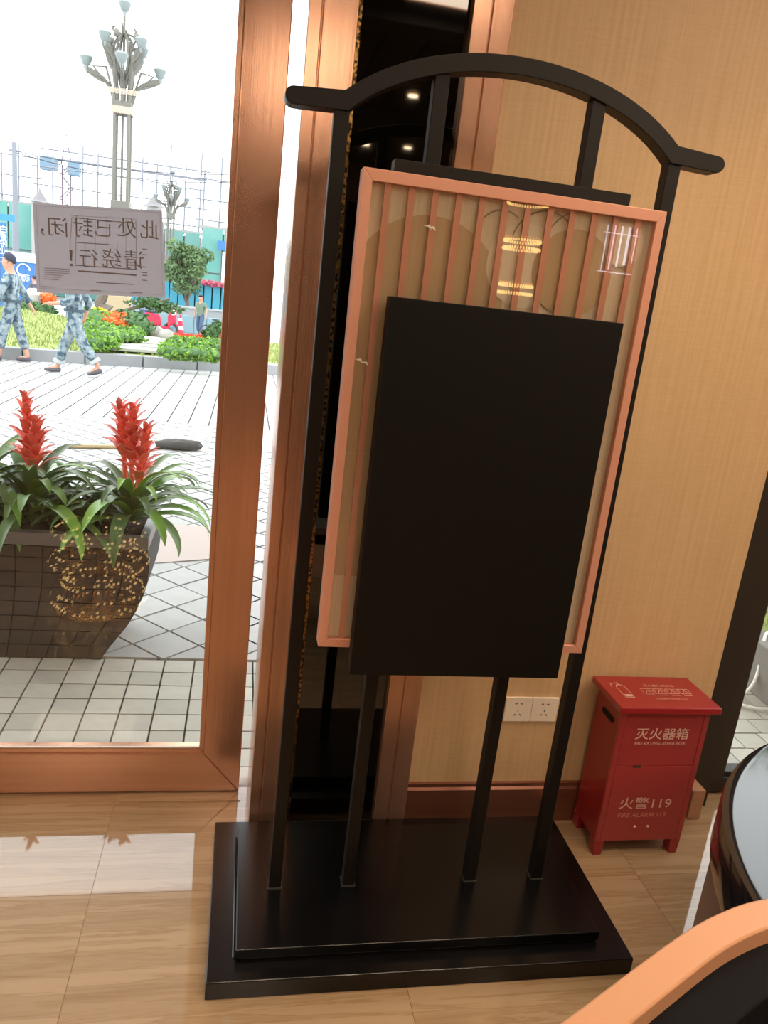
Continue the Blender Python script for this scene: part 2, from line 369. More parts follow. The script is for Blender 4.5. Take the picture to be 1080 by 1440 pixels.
# ------------------------------------------------------------ ceiling lamps of the room, with two fill panels added
def panel_lamp(x, y, sx, sy, label):
    r = empty('panel_lamp', (x, y, 3.04), label, 'lamp', 'warm panel lamps in the dark ceiling')
    wp(MB().box((x-sx, y-sy, 2.985), (x+sx, y+sy, 2.995)).build('diffuser', warm_panel), r)
    f = MB()
    for a, b in (((x-sx-.03, y-sy-.03), (x+sx+.03, y-sy)), ((x-sx-.03, y+sy), (x+sx+.03, y+sy+.03)), ((x-sx-.03, y-sy), (x-sx, y+sy)), ((x+sx, y-sy), (x+sx+.03, y+sy))):
        f.box((*a, 2.98), (*b, 3.09))
    f.box((x-sx, y-sy, 2.996), (x+sx, y+sy, 3.0))
    wp(f.build('lamp_frame', copper), r)
panel_lamp(.82, .30, .18, .18, 'square warm panel lamp in the dark ceiling near the door')
panel_lamp(-3.0, -.6, .45, .45, 'square warm panel lamp in the ceiling above the left side')
panel_lamp(1.9, .75, .45, .35, 'warm panel lamp in the ceiling above the round table')
panel_lamp(-1.4, -2.8, .5, .5, 'square warm panel lamp at the back left of the ceiling')
panel_lamp(.27, -1.25, .24, .6, 'narrow warm fill panel added in the ceiling behind the camera')  # added fill, lights the stand from the front
panel_lamp(2.3, -.8, .45, .45, 'square warm fill panel added in the ceiling to the right behind the camera')  # second added fill, frontal light from the right
panel_lamp(3.3, -2.8, .5, .5, 'square warm panel lamp at the back right of the ceiling')
def spot(x, y, label, e=0):
    r = empty('ceiling_spotlight', (x, y, 3.07), label, 'spotlight', 'small round spotlights in the dark ceiling')
    wp(MB().lathe([(.045, 0), (.055, .0), (.055, .03), (.045, .03)], (x, y, 3.055), 20).build('spot_ring', gold), r)
    wp(MB().lathe([(.001, 0), (.036, 0), (.036, .004)], (x, y, 3.05), 16).build('spot_lens', spot_emit), r)
    if e:
        ld = bpy.data.lights.new('spot_light', 'SPOT'); ld.energy = e; ld.color = (1, .78, .52); ld.spot_size = 1.25; ld.spot_blend = .6; ld.shadow_soft_size = .035
        lo = bpy.data.objects.new('spot_light', ld); COL.objects.link(lo); lo.location = (x, y, 3.045); lo.rotation_euler = (0.12, 0, 0); wp(lo, r); 
for k, (x, y) in enumerate(((.85, 1.35), (1.35, 1.35), (.25, 1.35), (-.5, 1.35), (1.07, -1.8), (1.05, -3.3), (1.02, -3.75), (1.4, -3.6), (.2, -2.3))):
    spot(x, y, 'small round ceiling spotlight ' + ('over the inner poles of the stand', 'over the red cabinet', 'over the left pole of the stand', 'just inside the glass door', 'alone over the middle of the room', 'in the far cluster, nearest of its column', 'in the far cluster, closest to the back wall', 'in the far cluster, right hand one', 'over the middle left of the room')[k], 26 if k < 4 else 10)
# chandeliers at the far end, seen as golden glints in the glass
def chandelier(x, y, z0, z1, rad, label):
    r = empty('crystal_chandelier', (x, y, 3.0), label, 'chandelier', 'tiered crystal chandeliers at the back')
    wp(MB().tube([(x, y, z1), (x, y, 3.09)], .015, 8).build('stem', gold), r)
    nt = 3
    for t in range(nt):
        z = z1-(z1-z0)*t/(nt-1); rr = rad*(1-.15*t/(nt-1))
        ring = wp(MB().tube([(x+rr*math.cos(a), y+rr*math.sin(a), z) for a in [2*PI*k/28 for k in range(28)]], .008, 6, True).build('tier_ring', gold), r)
        b = MB(); nb = int(46*rr/rad)
        for k in range(nb):
            a = 2*PI*k/nb
            for q in range(2): b.ball((x+rr*math.cos(a), y+rr*math.sin(a), z-.03-.07*q), .009, 5, sc=(1, 1, 1.6))
        wp(tag(b.build('crystal_beads', gold_emit), kind='stuff'), ring)
    wp(MB().lathe([(rad*.4, 0), (.02, .04)], (x, y, z1), 12).build('crown', gold), r)
def glint_bead_stack(x, y, zt, rad, label):  # unseen glowing beads, added so gold glints show in the door glass
    r = empty('added_bead_stack', (x, y, 0), label, 'lamp')
    wp(MB().lathe([(rad*.9, 0), (rad*.9, .02), (.02, .035), (.012, .05), (.012, zt)], (x, y, 0), 20).build('bead_stack_foot', gold, smooth=True), r)
    for t in range(11):
        z = .05+(zt-.05)*t/10; rr = rad*(.85+.15*math.sin(t*1.3)); ring = wp(MB().tube([(x+rr*math.cos(2*PI*k/28), y+rr*math.sin(2*PI*k/28), z) for k in range(28)], .004, 6, True).build('tier_ring', gold), r)
        b = MB(); R_ = random.Random(t)
        for k in range(44):
            if R_.random() < .5: continue
            a = 2*PI*k/44; b.ball((x+rr*math.cos(a), y+rr*math.sin(a), z-.012), .0045, 5, sc=(1.6, 1.6, .8))
        wp(tag(b.build('crystal_beads', mat('lit_bead', (1, .8, .4), .3, emit=(1, .66, .25), es=9)), kind='stuff'), ring)
glint_bead_stack(-.63, .78, .42, .23, 'added stack of glowing gold beads for glints, out of view left of the camera')
chandelier(2.49, -4.0, 1.95, 2.75, .19, 'smaller golden crystal chandelier hanging at the back right')
lr = empty('light_frame', (3.9, -4.95, 2.2), 'white tube light frame mounted on the dark back wall', 'lamp')
for k in range(5): wp(MB().tube([(3.74+.085*k, -4.93, 2.22+.03*k), (3.74+.085*k, -4.93, 2.70)], (.006, .008, .010, .014, .006)[k], 6).build('light_tube', led_white), lr)
for z in (2.22, 2.62): wp(MB().tube([(3.70, -4.93, z), (4.10, -4.93, z)], .005, 6).build('light_tube', led_white), lr)
wp(MB().box((3.64, -4.99, 2.12), (4.15, -4.95, 2.8)).build('back_board', mat('glass_cabinet_back', (.3, .2, .15), .3)), lr)

# ================================================================== THE STAND
st = empty('display_stand', (.54, 1.7, 0), 'tall black metal display stand with arched top and copper slatted frame on stepped base', 'display stand')
wp(MB().box((0, 1.434, 0), (1.082, 2.0, .05)).build('base_plinth', basem, bevel=.0025), st)
up_ = wp(MB().box((.066, 1.492, .056), (1.008, 1.93, .082)).build('base_top_plate', basem, bevel=.002), st)
wp(MB().box((.072, 1.498, .05), (1.002, 1.924, .056)).build('shadow_gap', mat('gold_gap_strip', (.10, .06, .035), .5)), up_)
wp(MB().tube([(.062, 1.50, .052), (.062, 1.925, .052)], .003, 6).build('weld_bead', mat('shiny_bead', (.03, .035, .04), .2)), up_)
hs = .0158
YP = 1.702
for x in (.165, .363, .707, .905):
    ztop = 1.970 if x in (.165, .905) else 2.066
    p = wp(MB().box((x-hs, YP-hs, .082), (x+hs, YP+hs, ztop)).build('pole', charcoal, bevel=.0015, seg=1), st)
    wp(MB().box((x-hs-.003, YP-hs-.003, .082), (x+hs+.003, YP+hs+.003, .085)).build('weld_collar', mat('worn_weld', (.06, .055, .05), .4)), p)
# arched top rail with rounded tips: centre line then offset
zc = 1.981; t_ = .0170; y0, y1 = YP-.021, YP+.021
xl, xr_, zp = .166, .904, 2.103
half = (xr_-xl)/2; sag = zp-zc; Rr = (half*half+sag*sag)/(2*sag); cx0 = (xl+xr_)/2; cz0 = zp-Rr; a0 = math.asin(half/Rr)
N = 40
outer = []; inner = []
for k in range(N+1):
    f0 = math.radians(57); a = -f0+2*f0*k/N
    px_ = cx0+half*math.sin(a)/math.sin(f0); pz_ = zc+sag*(math.cos(a)-math.cos(f0))/(1-math.cos(f0))
    tx, tz = half*math.cos(a)/math.sin(f0), -sag*math.sin(a)/(1-math.cos(f0)); L_ = math.hypot(tx, tz); nx_, nz__ = -tz/L_, tx/L_
    outer.append((px_+nx_*t_, pz_+nz__*t_)); inner.append((px_-nx_*t_, pz_-nz__*t_))
outer = [p for p in outer if p[1] >= zc+t_]; inner = [p for p in inner if p[1] >= zc-t_+.0005]
xe0, xe1 = .066, 1.004
tipL = [(xe0-t_*math.sin(PI*k/8), zc-t_*math.cos(PI*k/8)) for k in range(9)]
tipR = [(xe1+t_*math.sin(PI*k/8), zc+t_*math.cos(PI*k/8)) for k in range(9)]
poly = tipL + outer + tipR + inner[::-1]
# split into convex-ish strips: build as quads strip for clean shading
def resample(a, n):
    L = [0]
    for p, q in zip(a, a[1:]): L.append(L[-1]+math.dist(p, q))
    out = []; j = 0
    for k in range(n+1):
        s = L[-1]*k/n
        while j < len(L)-2 and L[j+1] < s: j += 1
        u = (s-L[j])/max(1e-9, L[j+1]-L[j]); out.append((a[j][0]+(a[j+1][0]-a[j][0])*u, a[j][1]+(a[j+1][1]-a[j][1])*u))
    return out
tops = tipL[4:] + [outer[0]] + outer + [outer[-1]] + tipR[:5]
bots = tipL[:5][::-1] + [inner[0]] + inner + [inner[-1]] + tipR[4:][::-1]
def seg3(outer, inner, n):
    mid = [((outer[0][0]), outer[0][1])]
    return resample(outer, n), resample(inner, n)
ot, it_ = seg3(outer, inner, 36)
TT = tipL[4:] + ot + tipR[:5]; BBt = tipL[:5][::-1] + it_ + tipR[4:][::-1]
m_ = MB(); nT = len(TT)
vs = [(a, y0, b) for a, b in TT] + [(a, y0, b) for a, b in BBt] + [(a, y1, b) for a, b in TT] + [(a, y1, b) for a, b in BBt]
fs = []
for i in range(nT-1):
    fs += [(i, i+1, nT+i+1, nT+i), (2*nT+i, 3*nT+i, 3*nT+i+1, 2*nT+i+1), (i, 2*nT+i, 2*nT+i+1, i+1), (nT+i, nT+i+1, 3*nT+i+1, 3*nT+i)]
m_.add(vs, fs)
ar = wp(m_.build('arched_top_rail', charcoal, bevel=.0015, seg=1), st)
# slatted frame
fx0, fx1, fz0, fz1, fy = .208, .862, .829, 1.857, 1.600
sf = bpy.data.objects.new('slatted_frame', None)
FR = mitre(fx0, fz0, fx1, fz1, .020, .020, .023, .020, fy, fy+.045, rose, rose, st, 'copper_frame_rail', .0012)
backing = wp(MB().box((fx0+.018, fy+.017, fz0+.018), (fx1-.018, fy+.038, fz1-.018)).build('backing_panel', linen), st)
sl = MB().box((-.0068, fy+.0080, fz0+.02), (.0068, fy+.0125, fz1-.022)).mesh('slat', rose)
for k in range(12):
    o = bpy.data.objects.new('slat', sl); COL.objects.link(o); o.location = (.2615+.0494*k, 0, 0); wp(o, st)
wp(MB().box((fx0+.019, fy+.004, fz0+.019), (fx1-.019, fy+.007, fz1-.022)).build('cover_glass', glass2), st)
# rounded patches and thin outlines in flat colour on the backing
def disc_clip(cx, cz, r, zmin, n=40, full=False):
    pts = []
    for k in range(n+1):
        a = PI*k/n if not full else 2*PI*k/n
        pts.append((min(max(cx+r*math.cos(a), fx0+.02), fx1-.02), cz+r*math.sin(a)))
    if not full: pts += [(pts[-1][0], zmin), (pts[0][0], zmin)]
    return pts
yb = fy+.017
def flat(name, pts, yy, m): return wp(MB().prism([(a, yy, b) for a, b in pts], (0, .0003, 0)).build(name, m), backing)
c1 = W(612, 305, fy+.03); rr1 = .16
flat('rounded_patch', disc_clip(c1.x-.005, c1.z-.17, .17, 1.0), yb-.0008, patchc)
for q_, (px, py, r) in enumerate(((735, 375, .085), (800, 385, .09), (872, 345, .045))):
    c = W(px, py, fy+.03); flat('rounded_patch', disc_clip(c.x, c.z, r, 0, full=True)[:-1], yb-.0016-.0008*q_, (patchp, patchc, patchp)[q_])
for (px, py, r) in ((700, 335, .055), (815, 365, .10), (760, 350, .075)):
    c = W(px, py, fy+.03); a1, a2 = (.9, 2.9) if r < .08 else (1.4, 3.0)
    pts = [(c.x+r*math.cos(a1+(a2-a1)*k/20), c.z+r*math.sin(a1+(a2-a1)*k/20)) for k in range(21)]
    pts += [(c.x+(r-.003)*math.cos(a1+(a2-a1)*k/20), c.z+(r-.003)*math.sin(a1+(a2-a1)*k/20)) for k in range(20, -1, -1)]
    flat('thin_outline', pts, yb-.0042-.0005*px/300, linec)
for (px, py) in ((513, 510), (505, 506), (602, 318), (608, 320)):
    c = W(px, py, fy+.003)
    flat('scratch_mark', [(c.x-.010, c.z), (c.x+.004, c.z+.003), (c.x+.008, c.z-.006), (c.x, c.z-.001)], fy+.0035, frost)
# black display board in front and black box behind the frame
bp = wp(MB().box((.281, 1.560, .780), (.791, fy, 1.620)).build('front_board', black, bevel=.0015), st)
wp(MB().box((.276, 1.6455, 1.80), (.796, 1.684, 1.888)).build('rear_box', charcoal, bevel=.001), st)
wp(MB().box((.276, 1.6455, .90), (.796, 1.684, 1.80)).build('rear_plate', charcoal, bevel=.001), st)

# ================================================================== RED FIRE EXTINGUISHER BOX
rb = empty('fire_extinguisher_box', (1.32, 1.95, 0), 'red metal fire extinguisher cabinet on short legs with white lettering, by the wall', 'fire box')
bx0, bx1, by0, by1 = 1.176, 1.474, 1.872, 2.032
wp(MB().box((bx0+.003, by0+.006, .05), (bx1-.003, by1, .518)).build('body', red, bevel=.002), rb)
wp(MB().box((bx0, by0, .05), (bx0+.018, by0+.01, .522)).build('front_post', red_haze, bevel=.0015), rb)
wp(MB().box((bx1-.018, by0, .05), (bx1, by0+.01, .522)).build('front_post', red_haze, bevel=.0015), rb)
wp(MB().box((bx0+.019, by0+.0015, .324), (bx1-.019, by0+.009, .520)).build('upper_front_panel', red_haze, bevel=.001), rb)
wp(MB().box((bx0+.019, by0, .052), (bx1-.019, by0+.009, .321)).build('lower_front_panel', red_haze, bevel=.001), rb)
lid = wp(MB().box((1.150, 1.838, .522), (1.482, 2.036, .543)).build('lid', red, bevel=.003), rb)
wp(MB().box((bx0+.075, by0-.002, .3185), (bx0+.10, by0+.002, .3265)).build('latch', mat('steel_latch', (.6, .55, .5), .25, 1)), rb)
for (a, b) in ((bx0, by0), (bx1-.034, by0), (bx0, by1-.034), (bx1-.034, by1-.034)):
    wp(MB().prism([(a, b, .052), (a+.034, b, .052), (a+.031, b, 0), (a+.003, b, 0)], (0, .034, 0)).build('leg', red, bevel=.001), rb)
hp = []
hz = Vector((bx0+.0025, 1.948, .455)); ax = Vector((0, .040, 0)); 
for k in range(16):
    a = 2*PI*k/16; hp.append(hz + Vector((0, math.cos(a)*.011+(.028 if math.cos(a) > 0 else -.028), math.sin(a)*.011)))
wp(MB().prism(hp, (-.0012, 0, 0)).build('hand_hole', dark), rb)
text('灭火器箱', .040, redtext, T_front(1.325, by0-.0003, .436), rb, w=.178, bold=.012)
text('FIRE EXTINGUISHER BOX', .010, redtext, T_front(1.325, by0-.0003, .403), rb, w=.172, bold=.01)
text('火警119', .042, redtext, T_front(1.322, by0-.0008, .190), rb, w=.178, bold=.006)
text('FIRE ALARM 119', .017, mat('very_faded_print', (.66, .22, .18), .6), T_front(1.318, by0-.0008, .147), rb, w=.165, bold=.015)
for x in (1.302, 1.347): wp(MB().ball((x, by0-.001, .104), .004, 8).build('screw', mat('pale_screw', (.8, .6, .5), .4)), rb)
TL = lambda x, y: Matrix.Translation((x, y, .5436))
text('灭火器使用方法', .013, redtext, TL(1.345, 1.975), rb, w=.105, bold=.01)
text('灭火器箱内严禁存放其它物品', .007, redtext, TL(1.345, 1.893), rb, w=.105)
for k in range(4):
    q = MB(); x = 1.27+.042*k; z = .5434
    for a, b in (((x, 1.925), (x+.036, 1.927)), ((x, 1.953), (x+.036, 1.955)), ((x, 1.925), (x+.0015, 1.955)), ((x+.0345, 1.925), (x+.036, 1.955))): q.box((*a, z), (*b, z+.0004))
    q.tube([(x+.01, 1.93, z+.0003), (x+.018, 1.945, z+.0003), (x+.026, 1.935, z+.0003)], .001, 4)
    q.box((x+.004, 1.914, z), (x+.032, 1.917, z+.0004))
    wp(q.build('printed_panel', redtext), rb)
q = MB(); z = .5434
q.tube([(1.195, 1.9, z), (1.195, 1.965, z), (1.202, 1.977, z), (1.218, 1.977, z), (1.225, 1.965, z), (1.225, 1.9, z)], .0011, 4, True)
q.tube([(1.21, 1.977, z), (1.21, 1.99, z), (1.185, 1.985, z), (1.180, 1.965, z)], .0013, 4)
q.box((1.198, 1.905, z), (1.222, 1.918, z+.0004)); wp(q.build('printed_extinguisher', redtext), rb)

# ================================================================== SOCKETS
for i, (x0, x1, lab) in enumerate(((.879, .9675, 'ivory double wall socket nearest the middle pole, left one of the pair'), (.9685, 1.057, 'ivory wall socket of the pair, the one nearer the red box'))):
    r = empty('wall_socket', ((x0+x1)/2, YW, .37), lab, 'socket', 'ivory wall sockets low on the wallpapered wall')
    z0, z1 = .370, .455
    wp(MB().box((x0, YW-.009, z0), (x1, YW, z1)).build('plate', plastic, bevel=.002), r)
    cx, cz = (x0+x1)/2, (z0+z1)/2
    def slot(dx, dz, w, h, rot=0):
        T = Matrix.Translation((cx+dx, YW-.0094, cz+dz)) @ Matrix.Rotation(rot, 4, 'Y')
        wp(MB().box((-w/2, 0, -h/2), (w/2, .0006, h/2), T).build('slot', dark), r)
    slot(-.009, .021, .008, .0028); slot(.009, .021, .008, .0028); slot(0, -.003, .0025, .008); slot(-.009, -.018, .0025, .008, .6); slot(.009, -.018, .0025, .008, -.6)

# ================================================================== ROUND TABLE (drum)
tb = empty('round_table', (1.725, .90, 0), 'big round drum table with glossy black top and brown side near the window', 'table')
C = (1.725, .90, 0); R0 = .7366
wp(MB().lathe([(R0-.05, 0), (R0-.012, .0), (R0-.012, .50), (R0-.05, .50)], C, 96).build('drum_side', mat('brown_stone', (.13, .085, .065), .35, vary=((12, 12, 12), (.17, .11, .085), .3)), smooth=True), tb)
wp(MB().lathe([(R0-.03, .47), (R0-.006, .475), (R0, .49), (R0, .585), (R0-.004, .597), (R0-.012, .6), (R0-.03, .6)], C, 128).build('rim', mat('glossy_black_rim', (.012, .011, .013), .1, 0, .5, coat=.6), smooth=True), tb)
wp(MB().lathe([(R0-.031, .58), (R0-.031, .5985)], C, 128).build('table_top', mat('polished_black_top', (.010, .011, .013), .045, 0, .95, bump=((25, 25, 25), .05, .003)), smooth=True), tb)

# ================================================================== ARMCHAIR in the corner
ch = empty('tub_chair', (.88, .40, 0), 'black tub armchair with broad orange rim along its curved back, bottom right corner', 'chair')
ZC = .82
rim = [G(x, y, ZC) for x, y in ((700, 1500), (790, 1437), (860, 1384), (910, 1347), (960, 1311), (990, 1293), (1020, 1279), (1050, 1268), (1080, 1262), (1120, 1258))]
rim = [rim[0]*2-rim[1]] + rim
# extend the right end into an arm curve that turns back towards the seat front
d = (rim[-1]-rim[-2]).normalized(); p = rim[-1].copy(); ang = math.atan2(d.y, d.x)
for k in range(12):
    ang -= .19; p = p + Vector((math.cos(ang), math.sin(ang), 0))*.052; rim.append(p.copy())
d = (rim[0]-rim[1]).normalized(); p = rim[0].copy(); ang = math.atan2(d.y, d.x); pre = []
for k in range(11):
    ang += .2; p = p + Vector((math.cos(ang), math.sin(ang), 0))*.05; pre.append(p.copy())
rim = pre[::-1] + rim
def offs(path, dd):
    out = []
    for i, p in enumerate(path):
        t = (path[min(i+1, len(path)-1)]-path[max(i-1, 0)]).normalized(); out.append(p + Vector((t.y, -t.x, 0))*dd)
    return out
def wall_strip(a, b, za, zb):      # thick curved wall between the outer path a and inner path b
    n = len(a); vs = [(p.x, p.y, za) for p in a]+[(p.x, p.y, zb) for p in a]+[(p.x, p.y, za) for p in b]+[(p.x, p.y, zb) for p in b]; fs = []
    for i in range(n-1): fs += [(i, i+1, n+i+1, n+i), (2*n+i, 3*n+i, 3*n+i+1, 2*n+i+1), (n+i, n+i+1, 3*n+i+1, 3*n+i), (i, 2*n+i, 2*n+i+1, i+1)]
    fs += [(0, n, 3*n, 2*n), (n-1, 3*n-1, 4*n-1, 2*n-1)]
    return MB().add(vs, fs)
def chaikin(P, n=2):
    for _ in range(n):
        Q = [P[0]]
        for a, b in zip(P, P[1:]): Q += [a*.75+b*.25, a*.25+b*.75]
        P = Q+[P[-1]]
    return P
rim = chaikin(rim, 2)
orange = mat('orange_leather', (.74, .37, .20), .42, 0, .4, bump=((200, 200, 200), .1, .0005))
bw = .046
wp(wall_strip(rim, offs(rim, bw), ZC-.035, ZC).build('rim_band', orange, bevel=.004, smooth=True), ch)
wp(wall_strip(offs(rim, .002), offs(rim, bw-.004), .30, ZC-.036).build('back_shell', orange, smooth=True), ch)
wp(wall_strip(offs(rim, bw-.003), offs(rim, bw+.06), .30, ZC-.030).build('inner_padding', mat('black_upholstery', (.006, .0055, .007), .8, 0, .2), bevel=.012, smooth=True), ch)
seatp = offs(rim, bw+.062); 
wp(MB().prism([(p.x, p.y, .30) for p in seatp], (0, 0, .15)).build('seat', MATS['black_upholstery'], bevel=.01), ch)
cxy = sum((Vector((p.x, p.y, 0)) for p in seatp), Vector())/len(seatp)
for k in (4, len(seatp)//3, 2*len(seatp)//3, -5):
    q = seatp[k]*.9+cxy*.1; wp(MB().tube([(q.x, q.y, .0), (q.x, q.y, .31)], [.012, .02], 12).build('leg', mat('dark_leg', (.03, .02, .015), .4)), ch)

# ================================================================== NOTICE ON THE DOOR GLASS
PY = 2.2275
pc = [W(46, 285, PY), W(228, 296, PY), W(233, 419, PY), W(52, 411, PY)]
nt_ = empty('paper_notice', ((pc[0]+pc[1]+pc[2]+pc[3])/4), 'grey paper notice taped on the door glass, its handwriting showing through reversed', 'notice')
m_ = MB(); nx, nz_ = 12, 8; vs = []
for j in range(nz_+1):
    for i in range(nx+1):
        a = pc[0].lerp(pc[1], i/nx).lerp(pc[3].lerp(pc[2], i/nx), j/nz_); a.y -= .0015*abs(math.sin(i*.9+j*.5))*(1 if 0 < i < nx else .3); vs.append(a)
m_.add(vs, [(j*(nx+1)+i, j*(nx+1)+i+1, (j+1)*(nx+1)+i+1, (j+1)*(nx+1)+i) for j in range(nz_) for i in range(nx)])
sh = m_.build('sheet', paper, smooth=True); wp(sh, nt_)
YT = PY-.0024
def PT(x, y, rot=-.02): p = W(x, y, YT); return Matrix.Translation(p) @ Matrix.Rotation(rot*-1, 4, 'Y') @ Matrix.Rotation(PI/2, 4, 'X')
ez = .00178                       # metres per pixel on the glass
for chx, px, py, hh, ww in (('此', 210, 323, 26, 26), ('处', 178, 320, 27, 27), ('已', 145, 321, 23, 23), ('封', 117, 320, 27, 27), ('闭', 81, 319, 26, 26), ('，', 60, 326, 9, 6),
                            ('请', 189, 365, 27, 28), ('绕', 157, 363, 27, 27), ('行', 125, 363, 26, 26), ('！', 100, 363, 23, 5)):
    text(chx, hh*ez, ink, PT(px, py, .04), nt_, 'brush_character', w=ww*ez, mirror=True, bold=-.004)
def line(x0, y0, x1, y1, th, m, nm='printed_line'):
    a, b = W(x0, y0, YT+.0002), W(x1, y1, YT+.0002); t = (b-a).normalized(); u = Vector((-t.z, 0, t.x))*th*ez/2
    wp(MB().prism([a-u, b-u, b+u, a+u], (0, .0002, 0)).build(nm, m), nt_)
for l in ((101, 306, 190, 314, 1), (108, 341, 154, 344, 1), (155, 344, 192, 378, .4), (106, 373, 193, 379, 1.2), (101, 306, 98, 350, .8), (108, 302, 106, 373, .7), (191, 308, 192, 378, .8), (110, 381, 192, 387, 2.2), (135, 397, 188, 400, 1.2),
          (98, 303, 190, 308, .5), (134, 304, 134, 375, .5), (150, 303, 150, 345, .5), (165, 340, 165, 377, .5), (177, 306, 177, 378, .5), (120, 341, 120, 374, .5), (48, 289, 228, 299, .4), (56, 405, 230, 415, .4), (51, 288, 56, 405, .4), (225, 299, 229, 414, .4)):
    line(*l, inkl if l[4] < 1 else ink)
for k, y in enumerate((377, 380, 383, 386, 389, 392)): line(62, y, 98-(k*3 if k > 2 else 0), y+1.6, .9, inkl)
for y in (350, 358, 375, 383, 387, 394): line(200, y, 207, y+.5, 1.2, ink)
for (a, b, y) in ((58, 76, 403), (126, 142, 408), (184, 200, 411)): line(a, y, b, y+.8, 1, ink)

# ================================================================== OUTSIDE GROUND
pv = MB().box((-14, 2.24, -.30), (9, 14.0, -.012)).build('floor_outside', joint); tag(pv, kind='structure')
br_ = MB().box((-.0595, -.0535, -.012), (.0595, .0535, 0)).mesh('paver', stone)
near_rows = [2.30+.1135*k for k in range(8)]
for i in range(-11, 2):
    for j, y in enumerate(near_rows[:8]):
        o = bpy.data.objects.new('paver', br_); COL.objects.link(o); o.location = (-.068+.1265*i, y-.002, rnd.uniform(-.0015, .001)); o.rotation_euler = (rnd.uniform(-.01, .01), rnd.uniform(-.01, .01), 0); o.parent = pv
for i in range(13, 27):
    for j, y in enumerate(near_rows[:8]):
        o = bpy.data.objects.new('paver', br_); COL.objects.link(o); o.location = (-.068+.1265*i+.03*(j % 2), y-.002, rnd.uniform(-.0015, .001)); o.parent = pv
m_ = MB()
for i in list(range(-70, -11))+list(range(2, 13))+list(range(27, 40)):
    for y in near_rows: m_.box((-.068+.1265*i-.0595, y-.0555, -.012), (-.068+.1265*i+.0595, y+.0515, 0))
wp(tag(m_.build('side_pavers', stone), kind='stuff'), pv)
# diagonal paving
dg = MB().box((-.0985, -.0985, -.012), (.0985, .0985, 0), Matrix.Rotation(PI/4, 4, 'Z')).mesh('diagonal_paver', stoned)
far = MB(); s = .209/math.sqrt(2)*2; cnt = 0
def clipy(P, y0_, y1_):
    for sgn, yl in ((1, y0_), (-1, y1_)):
        Q = []
        for i in range(len(P)):
            a, b = P[i-1], P[i]; ia = sgn*(a[1]-yl) >= 0; ib = sgn*(b[1]-yl) >= 0
            if ia != ib: t = (yl-a[1])/(b[1]-a[1]); Q.append((a[0]+(b[0]-a[0])*t, yl))
            if ib: Q.append(b)
        P = Q
        if len(P) < 3: return []
    return P
for a in range(-70, 110):
    for b in range(-20, 160):
        x = -1.2+(a-b)*.209/math.sqrt(2)+3; y = 3.30+(a+b)*.209/math.sqrt(2)
        if not (-9 < x < 6.5 and 3.10 < y < 9.28): continue
        h_ = .0985*math.sqrt(2)
        if y < 3.165+h_ or y > 9.2-h_:
            P = clipy([(x-h_, y), (x, y-h_), (x+h_, y), (x, y+h_)], 3.168, 9.2)
            if P: wp(MB().prism([(u, v, -.012) for u, v in P], (0, 0, .0125)).build('diagonal_paver', stoned), pv) if (y < 5 and -1.6 < x < 3.6) else far.add([(u, v, 0) for u, v in P], [tuple(range(len(P)))])
            continue
        vis = (-.45*y+.25 < x < .02) or (2.3 < x < 3.6)
        if y < 5.6 and vis and cnt < 285:
            cnt += 1; o = bpy.data.objects.new('diagonal_paver', dg); COL.objects.link(o); o.location = (x, y, rnd.uniform(-.0015, .001)); o.parent = pv
        else: far.add([Matrix.Translation((x, y, 0)) @ Matrix.Rotation(PI/4, 4, 'Z') @ Vector(c) for c in ((-.0985, -.0985, 0), (.0985, -.0985, 0), (.0985, .0985, 0), (-.0985, .0985, 0))], [(0, 1, 2, 3)])
# half border of the diagonal field and far pavers: long slabs
wp(tag(far.build('far_diagonal_pavers', stoned), kind='stuff'), pv)
m_ = MB()
for i in range(-48, 24):
    for j in range(0, 20):
        y = 9.2+.6*j; x = .24*i+.0
        if y > 9.2+.6*19: continue
        m_.add([(x-.112, y+.012, 0), (x+.112, y+.012, 0), (x+.112, y+.588, 0), (x-.112, y+.588, 0)], [(0, 1, 2, 3)])
wp(tag(m_.build('far_long_pavers', mat('far_paving', (.46, .465, .46), .65, vary=((2, 2, 2), (.42, .42, .42), .3))), kind='stuff'), pv)
pv2 = MB().box((-20, 14.0, -.32), (12, 21.4, -.014)).build('floor_plaza', joint); tag(pv2, kind='structure')
# pinkish manhole slab
o = MB().prism([(-.62, 4.30, 0), (.05, 4.55, 0), (.05, 5.15, 0), (-.45, 5.15, 0), (-.75, 4.75, 0)], (0, 0, .006)).build('paving_patch', pinkslab); wp(o, pv)
# canopy above the entrance
tag(MB().box((-3.2, 2.34, 4.5), (4.0, 6.8, 4.75)).build('ceiling_canopy', mat('canopy_soffit', (.6, .58, .56), .7)), kind='structure')

# ------------------------------------------------------------ kerb
A_ = Vector((-4.087, 14.177, 0)); B_ = Vector((-.432, 15.45, 0)); dk = (B_-A_).normalized(); nk = Vector((-dk.y, dk.x, 0)); LK = 1.02
kb = empty('kerb', A_, 'low grey stone kerb between the bright paving and the lawn', 'kerb')
for k in range(-7, 9):
    a = A_+dk*(LK*k+.01+.35); b = A_+dk*(LK*(k+1)-.01+.35)
    q = [a, b, b+nk*.22, a+nk*.22]; wp(MB().prism([(p.x, p.y, -.01) for p in q], (0, 0, .215)).build('kerb_stone', kerbm, bevel=.012), kb)
